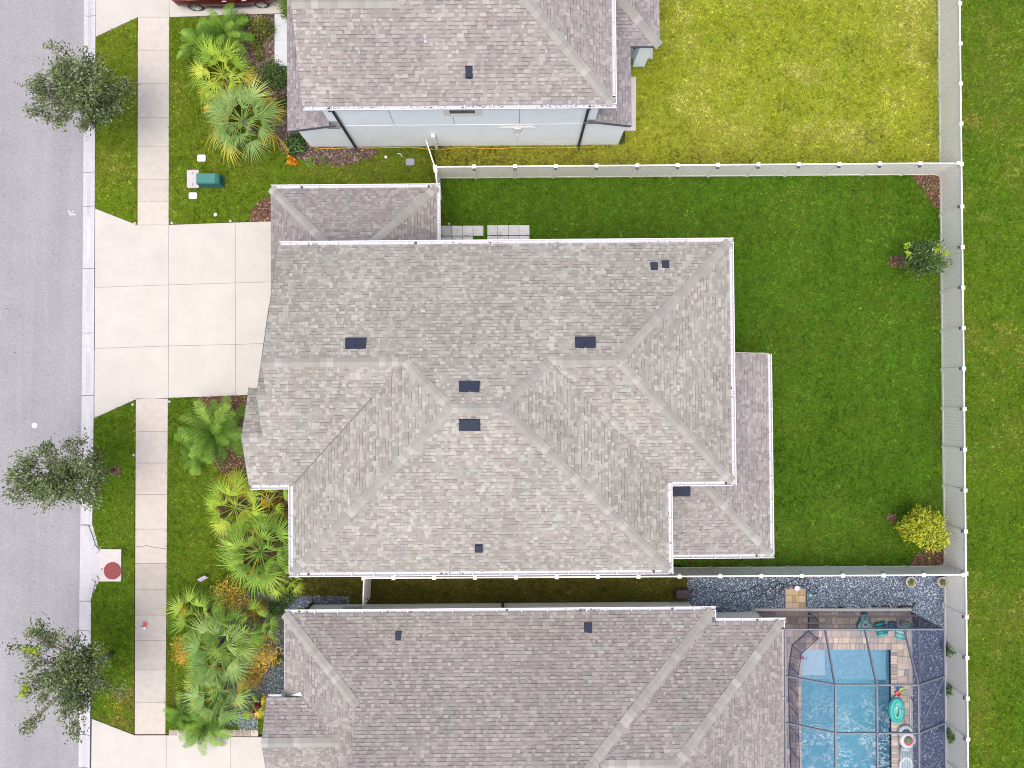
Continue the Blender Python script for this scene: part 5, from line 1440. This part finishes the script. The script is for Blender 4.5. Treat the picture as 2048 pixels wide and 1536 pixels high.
tree((1799, 524), (1848, 519), 1.75, .98, .74, .72, 'small dark green tree with star shaped leaf rosettes by the long fence', MANGO, 62, 40, .17, .055, .14, seed=5, name='fruit_tree', trunk_r=.045, weights=[.34, .24, .22, .14, .06],
     bright=([(1879, 495, 2.4), (1873, 500, 2.4), (1890, 507, 2.3), (1813, 490, 2.0), (1816, 507, 2.1)], [(.30, .38, .03), (.24, .33, .04)], 26), shape=lambda a: 1.0 + .2*cos(a - .6))
YG = [(.33, .36, .02), (.24, .29, .018), (.42, .43, .035), (.11, .16, .015), (.48, .48, .08)]
tree((1822, 1052), (1846, 1062), 1.25, .98, .88, .68, 'rounded yellow green tree in the lower corner of the back garden', YG, 120, 58, .15, .058, .13, seed=9, name='citrus_tree', trunk_r=.045, weights=[.34, .26, .2, .14, .06])

def shrub(px, py, r, h_, label, cols, name='shrub', ln=.09, wd=.05, n=18, per=44, cat='shrub', group=None, sig=None, up=.6):
    c = P(px, py, h_*.5); t = thing(name, label, cat, (c.x, c.y, 0), group)
    R = r/44.0; rnd = random.Random(int(px*7 + py))
    cs = []
    for _ in range(n):
        a = rnd.random()*2*pi; q = sqrt(rnd.random())*R*.85
        cs.append((c.x + q*cos(a), c.y + q*sin(a), h_*(.3 + .6*rnd.random()*(1 - (q/R)**2*.6))))
    b = MB()
    for q in cs[:10]: b.tube([(c.x, c.y, 0), ((c.x+q[0])/2, (c.y+q[1])/2, q[2]*.6), q], [.02, .012, .005], 4)
    b.build('stem', M['bark'], t)
    s = sig or R*.22
    leaf_cloud(cs, per, (s, s, s*.7), ln, wd, cols, 'foliage', t, up=up)
    return t
DG = [(.045, .085, .025), (.03, .06, .018), (.075, .12, .03), (.11, .16, .05)]
OL = [(.13, .15, .025), (.09, .11, .02), (.19, .20, .04), (.06, .08, .018)]
shrub(519, 55, 24, .8, 'olive green shrub in purple mulch below the red car', OL, n=26)
shrub(512, 84, 15, .6, 'low olive shrub beneath the taller olive shrub by the white walkway', OL, n=14)
shrub(521, 108, 11, .45, 'small round olive plant in purple mulch left of the white walkway', OL, n=10)
shrub(487, 40, 14, .5, 'dark ragged shrub between the feathery palm and olive shrub', OL, n=12)
shrub(546, 150, 26, .8, 'dark green shrub against the front of the upper house', DG, n=34)
shrub(566, 158, 20, .7, 'dark green shrub tucked under the upper house eave', DG, n=24)
shrub(572, 16, 22, 1.6, 'bright green upright shrub at the upper house corner by the driveway', [(.10, .17, .02), (.15, .23, .03), (.07, .12, .02)], n=34, ln=.12, wd=.03)
shrub(566, 205, 16, .7, 'dark red green shrub behind the blue green fan palm', [(.07, .07, .025), (.10, .06, .03), (.05, .07, .02)], n=18)
shrub(590, 289, 20, .5, 'glossy dark green shrub by the grey green porch wall', [(.03, .07, .02), (.06, .13, .03), (.13, .22, .08), (.02, .045, .015)], n=26, ln=.11, wd=.07)
shrub(583, 322, 10, .35, 'small orange croton in front of the purple mulch', [(.62, .22, .015), (.72, .32, .02), (.45, .12, .01)], 'croton', .13, .05, 10, 16, 'plant', sig=.06)
shrub(510, 184, 6, .3, 'tiny orange croton between the two large fan palms', [(.62, .25, .015), (.72, .35, .03)], 'croton', .10, .04, 5, 14, 'plant', sig=.04)
shrub(619, 326, 11, .3, 'small light green strappy plant at the mulch edge', [(.12, .26, .03), (.20, .34, .06)], 'small_plant', .20, .035, 8, 10, 'plant', sig=.05)
shrub(650, 322, 9, .2, 'low weedy green plant at the lower mulch edge', [(.09, .17, .03), (.13, .2, .05)], 'small_plant', .08, .03, 8, 14, 'plant', sig=.06)
shrub(517, 1416, 15, .5, 'dark red bromeliad beside the lower house entrance', [(.16, .02, .025), (.09, .012, .02), (.25, .04, .04)], 'bromeliad', .26, .05, 10, 16, 'plant', sig=.05)
YT_ = [(.62, .42, .05), (.52, .32, .035), (.68, .50, .09), (.36, .20, .03)]
for (px, py, r, hh_, lab) in ((459, 1200, 34, 1.5, 'golden yellow feathery shrub at the top of the lower palm group'), (522, 1300, 38, 1.5, 'golden yellow twiggy shrub nearest the lower house wall'),
                        (367, 1300, 24, 1.3, 'golden yellow shrub at the left edge of the lower palm group'), (503, 1352, 24, 1.2, 'golden brown shrub above the lower fan palm'),
                        (478, 972, 24, .7, 'golden shrub tucked under the eave corner of the middle house'), (553, 1030, 26, .6, 'brownish golden shrub behind the middle fan palms'), (545, 222, 20, .5, 'orange yellow twiggy shrub behind the blue green palm'),
                        (512, 1222, 24, 1.1, 'brown golden shrub between the two lower palm groups')):
    cols = YT_ if 'brown' not in lab else [(.28, .19, .035), (.20, .12, .025), (.36, .26, .05)]
    shrub(px, py, r, hh_, lab, cols, 'golden_shrub', .19, .016, 30, 40, 'shrub', sig=r/44*.26, up=1.2)
for (px, py, r) in ((1897, 1301, 9), (1905, 1383, 13), (1901, 1466, 13)):
    shrub(px - 5, py, r, 1.1, {1301: 'small leafy vine on the long fence level with the shallow shelf', 1383: 'dark leafy vine hanging on the long fence right of the baby float', 1466: 'dark leafy vine on the long fence right of the ring float'}[py],
          [(.035, .085, .025), (.06, .12, .03), (.09, .16, .06)], 'climbing_plant', .18, .07, 9, 9, 'plant', sig=.10)
shrub(575, 1190, 20, .5, 'dark low shrub at the gravel corner of the lower house', DG, n=18)
shrub(556, 1216, 18, .5, 'dark green strappy shrub above the lower house corner', [(.03, .06, .02), (.06, .10, .03)], n=16, ln=.2, wd=.03)
shrub(553, 1320, 12, .5, 'wispy dark plant against the purple roof edge', [(.05, .09, .03), (.10, .12, .04)], n=10, ln=.2, wd=.02)

# ---- fan palm fronds
def fan_frond(lp, L, nseg, spread, droop, seed):
    rnd = random.Random(seed); b = MB()
    b.tube([(0, 0, 0), (lp*.5, 0, .04), (lp, 0, 0)], [.022, .015, .012], 4)
    for i in range(nseg):
        f = (i/(nseg-1))*2 - 1
        ph = f*spread; ll = L*(.72 + .28*cos(ph*.9))*rnd.uniform(.88, 1.08)
        dph = 2*spread/(nseg-1)
        a = ph + rnd.gauss(0, .03)
        dx, dy = cos(a), sin(a); sx_, sy_ = -dy, dx
        zf = -.10*abs(f)*L
        dr = droop*rnd.uniform(.6, 1.5)
        pts = []
        tw = rnd.uniform(-.01, .01)
        for s_, wk in ((.04, .3), (.32, 1.0), (.68, .55), (1.0, 0)):
            r_ = s_*ll; wd = wk*dph*.36*L*.42
            z = zf*s_ - dr*(s_**2.2)*L + (.012 if i % 2 else -.012)*s_
            pts.append((Vector((lp + dx*r_, dy*r_, z)), Vector((sx_*wd, sy_*wd, tw*s_))))
        for (p, w1), (q, w2) in zip(pts[:-1], pts[1:]):
            if w2.length > 1e-4: b.face([p + w1, p - w1, q - w2, q + w2])
            else: b.face([p + w1, p - w1, q])
    o = b.build('frond', M['frond'], None, origin=Vector((0, 0, 0))); me = o.data; bpy.data.objects.remove(o); return me
FAN = [fan_frond(.78, .74, 20, 1.5, dr, s) for s, dr in ((1, .12), (2, .2), (3, .3), (4, .45))]
def feather_frond(L, seed):
    rnd = random.Random(seed); b = MB(); n = 14; P_ = []
    for i in range(n+1):
        s = i/n; P_.append(Vector((L*s*(1 - .12*s*s), 0, .30*L*s - .62*L*s*s)))
    b.tube(P_, [.016*(1 - .85*i/n) for i in range(n+1)], 4)
    m = 30
    for i in range(m):
        s = .10 + .88*i/m; k = min(int(s*n), n-1); p = P_[k].lerp(P_[k+1], s*n - k); t = (P_[k+1]-P_[k]).normalized()
        ll = .25*L*(sin(pi*(.12 + .82*s))**.7)*rnd.uniform(.85, 1.1)
        for sd in (1, -1):
            d = (t*rnd.uniform(.55, .8) + Vector((0, sd, 0)) + Vector((0, 0, rnd.uniform(-.25, .15)))).normalized()
            w1 = t*.0125
            q = p + d*ll*.55; e = p + d*ll + Vector((0, 0, -.10*ll))
            b.face([p + w1, p - w1, q - w1*1.1, q + w1*1.1]); b.face([q + w1*1.1, q - w1*1.1, e])
    o = b.build('frond', M['frond'], None, origin=Vector((0, 0, 0))); me = o.data; bpy.data.objects.remove(o); return me
FEA = [feather_frond(1.45, s) for s in (5, 6, 7)]
PAL = {
 'green': [(.16, .29, .04), (.20, .34, .05), (.125, .235, .035), (.26, .38, .06)],
 'bright': [(.28, .41, .045), (.35, .46, .06), (.21, .34, .04), (.42, .50, .07)],
 'blue': [(.19, .31, .085), (.23, .35, .11), (.145, .25, .065), (.29, .40, .12)],
 'yellow': [(.50, .40, .04), (.55, .36, .03), (.42, .38, .05)],
 'feather': [(.09, .19, .022), (.13, .25, .03), (.055, .12, .016), (.20, .33, .05)],
}
def palm(px, py, h_, scale, pal, label, n=24, old=.0, feather=False, group=None, tilt=(78, -14), oldpal='yellow', sparse=None, name=None):
    scale *= 1.24 if not feather else 1.18
    c = P(px, py, h_); t = thing(name or ('feather_palm' if feather else 'fan_palm'), label, 'palm', (c.x, c.y, 0), group)
    rnd = random.Random(int(px*3 + py*5))
    b = MB(); b.tube([(c.x, c.y, -.1), (c.x + .03, c.y, h_*.5), (c.x, c.y, h_)], [.14*scale, .12*scale, .09*scale], 8); b.build('trunk', M['bark'], t)
    if not feather: n = max(9, int(n*.92))
    for i in range(n):
        f = (i + .5)/n
        el = radians(tilt[0] + (tilt[1]-tilt[0])*f**.85) + rnd.gauss(0, .09)
        az = i*2.39996 + rnd.gauss(0, .18)
        if sparse and rnd.random() < sparse: continue
        me = (FEA if feather else FAN)[min(int(f*len(FEA if feather else FAN)), 3 if not feather else 2) if not feather else rnd.randrange(3)]
        o = place('frond', me, t, c + Vector((0, 0, -.10*f)), rot=(rnd.gauss(0, .35), -el, az), scale=scale*(rnd.uniform(.8, 1.1))*(.8 + .25*f))
        pl = oldpal if f > 1 - old else pal
        q = rnd.choice(PAL[pl]); k = rnd.uniform(.85, 1.15); o.color = (q[0]*k, q[1]*k, q[2]*k, 1)
    return t
palm(452, 68, .8, .95, 'feather', 'larger dark feathery palm at the upper house bed below the car', 26, feather=True, tilt=(70, 0))
palm(398, 92, .7, .72, 'feather', 'smaller feathery palm left of the larger one on the upper lawn', 20, feather=True, tilt=(70, 0))
palm(447, 148, 1.0, 1.0, 'bright', 'bright yellow green fan palm, upper of the two by the upper house', 26, old=.08)
palm(432, 192, .6, .62, 'bright', 'small yellowing fan palm squeezed between two large fan palms', 14, old=.6)
palm(487, 243, 1.3, 1.18, 'blue', 'large blue green fan palm with old yellow fronds by the upper house', 34, old=.24)
palm(428, 866, .9, 1.12, 'feather', 'big dark feathery palm just below the middle driveway', 30, feather=True, tilt=(72, -4))
palm(393, 912, .6, .62, 'feather', 'small feathery palm at the lower left of the big feathery palm', 18, feather=True, tilt=(70, 0))
palm(470, 1015, 1.2, .98, 'bright', 'bright fan palm at the inner corner of the middle house', 26, old=.10)
palm(536, 998, 1.0, .72, 'bright', 'sparse light green fan palm close to the middle house gutter', 12, sparse=.2)
palm(518, 1056, 1.0, .62, 'bright', 'small upright fan palm between two larger fan palms', 10, tilt=(80, 20))
palm(520, 1104, 1.3, 1.16, 'green', 'large deep green fan palm left of the middle house gutter corner', 32, old=.06)
palm(568, 1158, .8, .66, 'bright', 'small yellow green fan palm at the lower corner of the middle house', 14, old=.1)
palm(400, 1232, 1.1, .92, 'green', 'fan palm at the upper left of the lower palm group', 20, old=.05)
palm(462, 1262, 1.4, .92, 'green', 'upright fan palm near the golden shrub in the lower palm group', 18, tilt=(82, 5))
palm(510, 1250, 1.0, .72, 'bright', 'sparse yellow green fan palm beside dark gravel in the lower group', 10, sparse=.2, tilt=(50, -10))
palm(436, 1300, 1.5, 1.08, 'blue', 'largest fan palm in the middle of the lower palm group', 32, old=.05)
palm(420, 1340, 1.0, .88, 'green', 'yellow edged fan palm on the left side of the lower palm group', 18, old=.25)
palm(438, 1385, 1.1, .96, 'blue', 'rounded fan palm, lowest in the lower palm group', 26, old=.16)
palm(500, 1405, .7, .6, 'bright', 'small yellowing fan palm beside the red bromeliad', 12, old=.3)
palm(412, 1448, .6, .86, 'feather', 'dark feathery palm hanging over the lower driveway edge', 26, feather=True, tilt=(60, -4))
palm(362, 1424, .5, .6, 'feather', 'small feathery palm on the lawn left of the lower palms', 16, feather=True, tilt=(60, 0))

# ================================================================== CAR
c0 = P(398, 22.5, 0); c1 = P(527.5, 16.5, 0)
ang = atan2(c1.y - c0.y, c1.x - c0.x) ; WB = (c1 - c0).length
car = thing('car', 'red car with silver alloy wheels parked on the upper driveway', 'car', (c0 + c1)/2)
CA, SA_ = cos(ang), sin(ang); cm = (c0 + c1)/2
def CW(x, y, z): return Vector((cm.x + CA*x - SA_*y, cm.y + SA_*x + CA*y, z))
hw = .93; yc = hw + .0
# sections along the car: x, bottom z, sill half width, belt z, belt half width, roof z, roof half width
secs = [(-WB/2 - .98, .42, .70, .68, .72, .72, .55), (-WB/2 - .80, .30, .84, .82, .85, .86, .66), (-WB/2 - .2, .26, .90, .95, .90, 1.0, .70), (-WB/2 + .55, .22, .92, 1.0, .92, 1.08, .72), (-WB/2 + 1.25, .22, .93, 1.02, .91, 1.52, .60),
        (-WB/2 + 2.0, .22, .93, 1.03, .91, 1.62, .60), (WB/2 - .15, .22, .93, 1.06, .91, 1.60, .60), (WB/2 + .45, .28, .91, 1.08, .88, 1.48, .58), (WB/2 + .72, .36, .84, 1.0, .80, 1.05, .60), (WB/2 + .80, .42, .74, .85, .72, .9, .55)]
def loftsec(s):
    x, zb, ws, zt, wb, zr_, wr = s
    L_ = [(-ws*.9, zb), (-ws, zb + .12), (-ws*1.01, (zb+zt)/2), (-wb, zt), (-wr, zr_), (0, zr_ + .03), (wr, zr_), (wb, zt), (ws*1.01, (zb+zt)/2), (ws, zb + .12), (ws*.9, zb)]
    return [CW(x, y + yc, z) for y, z in L_]
b = MB(); rows = [loftsec(s) for s in secs]
for r0, r1 in zip(rows[:-1], rows[1:]):
    for i in range(10): b.face([r0[i], r1[i], r1[i+1], r0[i+1]])
    b.face([r0[10], r1[10], r1[0], r0[0]])
b.face(rows[0]); b.face(rows[-1][::-1])
b.build('body', M['carpaint'], car, smooth=False)
b = MB()
for i in (3, 4, 5, 6):
    r0, r1 = rows[i], rows[i+1]
    for a, c_ in ((3, 4), (6, 7)):
        q = [r0[a].lerp(r0[c_], .12), r1[a].lerp(r1[c_], .12), r1[a].lerp(r1[c_], .88), r0[a].lerp(r0[c_], .88)]
        o = Vector((SA_, -CA, .3))*(.012 if a == 3 else -.012); o.z = .006
        b.face([p + o for p in q])
b.build('side_window', M['glass'], car)
for x in (-WB/2, WB/2):
    for y, s in ((.02, -1), (2*hw - .02, 1)):
        wc = CW(x, y, .345); ax = Vector((-SA_, CA, 0))*s; ux = Vector((CA, SA_, 0)); uz = Vector((0, 0, 1))
        def ringp(r_, o, n=28): return [wc + ax*o + (ux*cos(2*pi*i/n) + uz*sin(2*pi*i/n))*r_ for i in range(n)]
        b = MB(); R_ = [ringp(.22, .015), ringp(.235, .03), ringp(.31, .035), ringp(.345, .005), ringp(.345, -.19), ringp(.2, -.2)]
        for q0, q1 in zip(R_[:-1], R_[1:]):
            for i in range(28): b.face([q0[i], q0[(i+1) % 28], q1[(i+1) % 28], q1[i]])
        wh = b.build('wheel', M['tyre'], car)
        b = MB(); R_ = [ringp(.235, .03), ringp(.215, .035), ringp(.205, .0), ringp(.19, -.08)]
        for q0, q1 in zip(R_[:-1], R_[1:]):
            for i in range(28): b.face([q0[i], q0[(i+1) % 28], q1[(i+1) % 28], q1[i]])
        for k in range(10):
            a = 2*pi*k/10 + .1
            dv = ux*cos(a) + uz*sin(a); sv = -ux*sin(a) + uz*cos(a)
            b.face([wc + ax*.035 + dv*.03 - sv*.03, wc + ax*.03 + dv*.215 - sv*.022, wc + ax*.03 + dv*.215 + sv*.022, wc + ax*.035 + dv*.03 + sv*.03])
        hub = ringp(.05, .045, 12); b.face(hub)
        b.build('rim', M['rim'], wh)
        b = MB(); b.face(ringp(.20, -.06)); b.build('brake_disc', M['darkmetal'], wh)
        b = MB(); A_ = []
        for i in range(15):
            a = pi*i/14; A_.append((wc + ax*(-.02) + (ux*cos(a) + uz*sin(a))*.37, wc + ax*.0 + (ux*cos(a) + uz*sin(a))*.40))
        for (p, q), (p2, q2) in zip(A_[:-1], A_[1:]): b.face([p, q, q2, p2])
        b.build('wheel_arch', M['darkmetal'], car)
b = MB(); x0 = -WB/2 + .5; x1 = WB/2 - .5
b.beam(CW(x0, yc - hw*1.0, .30), CW(x1, yc - hw*1.0, .30), .05, .07); b.build('sill', M['darkmetal'], car)
for xx in (-.15, .75):
    b = MB(); b.beam(CW(xx, yc - .945, .80), CW(xx + .2, yc - .945, .80), .03, .03); b.build('door_handle', M['rim'], car)

# ================================================================== SMALL THINGS
c = P(424, 370, 0); t = thing('utility_cabinet', 'green metal utility cabinet standing on the upper front lawn', 'utility box', c)
x0, y0 = P(402, 374, 0).x, P(402, 374, 0).y; x1, y1 = P(447, 354, 0).x, P(447, 354, 0).y
b = MB(); b.box(x0 - .05, y0 - .06, -.05, x1 + .05, y1 + .06, .05); b.build('base', M['darkmetal'], t)
pr_ = [(x0, .05), (x1, .05), (x1, .52), (x1 - .10, .62), (x0 + .06, .62), (x0, .56)]
b = MB(); n = len(pr_); A_ = [b.V((p[0], y0, p[1])) for p in pr_]; B_ = [b.V((p[0], y1, p[1])) for p in pr_]
b.f.append(A_); b.c.append(None); b.f.append(B_[::-1]); b.c.append(None)
for i in range(n): b.f.append([A_[i], B_[i], B_[(i+1) % n], A_[(i+1) % n]][::-1]); b.c.append(None)
b.build('cabinet_body', M['teal'], t)
b = MB(); b.box(x0 + .04, y0 + .03, .622, x1 - .14, y1 - .03, .655); b.build('lid', M['teal'], t)
b = MB(); b.box(x1 - .01, (y0+y1)/2 - .04, .28, x1 + .03, (y0+y1)/2 + .04, .4); b.build('latch', M['darkmetal'], t)
def coverplate(px, py, w_, h_, m, label, rot=0, slots=False, cr=.06):
    c = P(px, py, 0); t = thing('utility_cover', label, 'utility cover', c)
    W2, H2 = w_/86, h_/86; pts = []
    for (sx_, sy_, a0) in ((1, 1, 0), (-1, 1, pi/2), (-1, -1, pi), (1, -1, 1.5*pi)):
        for k in range(4):
            a = a0 + k*pi/6; pts.append((c.x + sx_*(W2 - cr) + cr*cos(a), c.y + sy_*(H2 - cr) + cr*sin(a)))
    b = MB(); b.prism(pts, -.1, .07); b.build('frame', M['boxlid'], t)
    pts2 = [(c.x + (x - c.x)*.93, c.y + (y - c.y)*.93) for x, y in pts]
    b = MB(); b.prism(pts2, .05, .08); b.build('lid', M[m], t)
    for s in ((-1, 1) if slots else (1,)):
        b = MB(); yy_ = c.y + s*H2*.62 if slots else c.y; xx_ = c.x if slots else c.x - W2*.7
        b.box(xx_ - .015, yy_ - .05 if slots else yy_ - .02, .081, xx_ + .015, yy_ + .05 if slots else yy_ + .02, .084); b.build('slot', M['darkmetal'], t)
coverplate(387, 358.5, 24, 36, 'boxlid', 'large pale rectangular utility cover beside the green cabinet', slots=True)
coverplate(404, 317, 17, 14, 'plastic_white', 'small lilac utility cover above the large pale one')
coverplate(387, 392, 17, 13, 'plastic_white', 'small lilac utility cover below the large pale one')
coverplate(820.5, 324.5, 17, 13, 'bluelid', 'blue grey utility cover in the side grass by the open gate')
def capdisc(px, py, r, label, m='plastic_white', name='drain_cap', z=.07):
    c = P(px, py, 0); b = MB(); b.lathe(c, [(r, -.05), (r, z - .02), (r*.85, z), (r*.25, z + .012)], 16)
    tag(b.build(name, M[m]), label, 'cap')
capdisc(431.5, 429.5, .085, 'round white cap in the lawn just above the middle driveway'); capdisc(772, 314.5, .07, 'round white cap in the side grass below the pale blue wall'); capdisc(898, 448, .045, 'tiny white cap by the stepping slabs')
c = P(800, 310, 0); b = MB(); b.tube([c + Vector((-.12, .02, .12)), c + Vector((.02, .02, .12)), c + Vector((.08, -.05, .1)), c + Vector((.1, -.1, 0))], .022, 6); tag(b.build('pipe_elbow', M['plastic_white']), 'small bent white pipe sticking out of the side grass', 'pipe')
for px, py, lab in ((270, 446, 'left of the upper pavement end'), (344, 446, 'right of the upper pavement end'), (461, 442, 'below the round white cap'), (265.5, 809, 'at the verge corner below the driveway'), (339, 803, 'at the lawn corner below the driveway'), (268, 910, 'beside the lower pavement edge')):
    c = P(px, py, 0); b = MB(); b.lathe(c, [(.06, 0), (.06, .03), (.03, .045)], 10); tag(b.build('sprinkler_head', M['boxlid']), 'small grey sprinkler head ' + lab, 'sprinkler')
# red topped cleanout on the pavement
c = P(290.5, 1248, .03); t = thing('cleanout', 'red round cap with small white cap on the lower pavement slab', 'cap', c)
b = MB(); b.lathe(c, [(.10, 0), (.10, .04), (.03, .05)], 16); b.build('red_cap', M['t_red'], t)
c2 = P(290.5, 1256, .03); b = MB(); b.lathe(c2, [(.065, 0), (.065, .08), (.02, .09)], 12); b.build('white_cap', M['plastic_white'], t)
c2 = P(285, 1252.5, .03); b = MB(); b.lathe(c2, [(.03, 0), (.03, .04)], 8); b.build('bolt', M['darkmetal'], t)
# yard sign
c = P(411, 1154, 0); t = thing('yard_sign', 'small tilted white sign on the lawn near the deep green fan palm', 'sign', c)
b = MB(); mt_ = Matrix.Translation(c + Vector((0, 0, .34))) @ Matrix.Rotation(radians(28), 4, 'Z') @ Matrix.Rotation(radians(-32), 4, 'X'); b.box(-.2, -.012, -.15, .2, .012, .15, m=mt_); b.build('board', M['plastic_white'], t)
b = MB(); b.tube([c, c + Vector((0, 0, .4))], .012, 5); b.build('stake', M['darkmetal'], t)
# pots by the fence
for px, lab in ((1815.5, 'planted pot, left of two, half under the fence on the gravel'), (1878, 'planted pot in the gravel corner by the long fence')):
    c = P(px, 1161, 0); t = thing('flower_pot', lab, 'plant pot', c)
    b = MB(); b.lathe(c, [(.17, 0), (.22, .3), (.24, .3), (.24, .34), (.21, .34), (.20, .28)], 20); b.build('pot', M['concrete'], t)
    leaf_cloud([(c.x + .07*cos(a), c.y + .07*sin(a), .36) for a in range(6)], 26, (.06, .06, .03), .08, .04, [(.10, .14, .05), (.16, .18, .08)], 'foliage', t)
# container beside the covered patio of the upper house
c = P(1266, 103, 0); t = thing('grill', 'black kettle grill with pale stand under the upper house patio roof', 'grill', c)
b = MB(); b.lathe(c + Vector((0, 0, .75)), [(.12, 0), (.27, .12), (.30, .22), (.26, .34), (.06, .40)], 18); b.build('kettle', M['darkmetal'], t)
for a in range(3):
    b = MB(); b.tube([c + Vector((.28*cos(a*2.1), .28*sin(a*2.1), 0)), c + Vector((.1*cos(a*2.1), .1*sin(a*2.1), .8))], .018, 6); b.build('leg', M['pvc'], t)
b = MB(); b.box(c.x - .5, c.y - .15, .7, c.x - .28, c.y + .2, .74); b.build('side_shelf', M['plastic_white'], t)
# worn leaves and twigs on the road
k = MB(); rnd = random.Random(4)
for i in range(70):
    p = P(rnd.uniform(2, 160), rnd.uniform(0, 1536), -.045); a = rnd.random()*pi; l = rnd.uniform(.02, .05)
    e1 = Vector((cos(a), sin(a), 0))*l; e2 = Vector((-sin(a), cos(a), 0))*l*.5
    k.face([p - e1, p - e2, p + e1, p + e2])
tag(k.build('fallen_leaves', M['stain']), 'scattered dark fallen leaves on the asphalt road', 'leaf litter', kind='stuff')
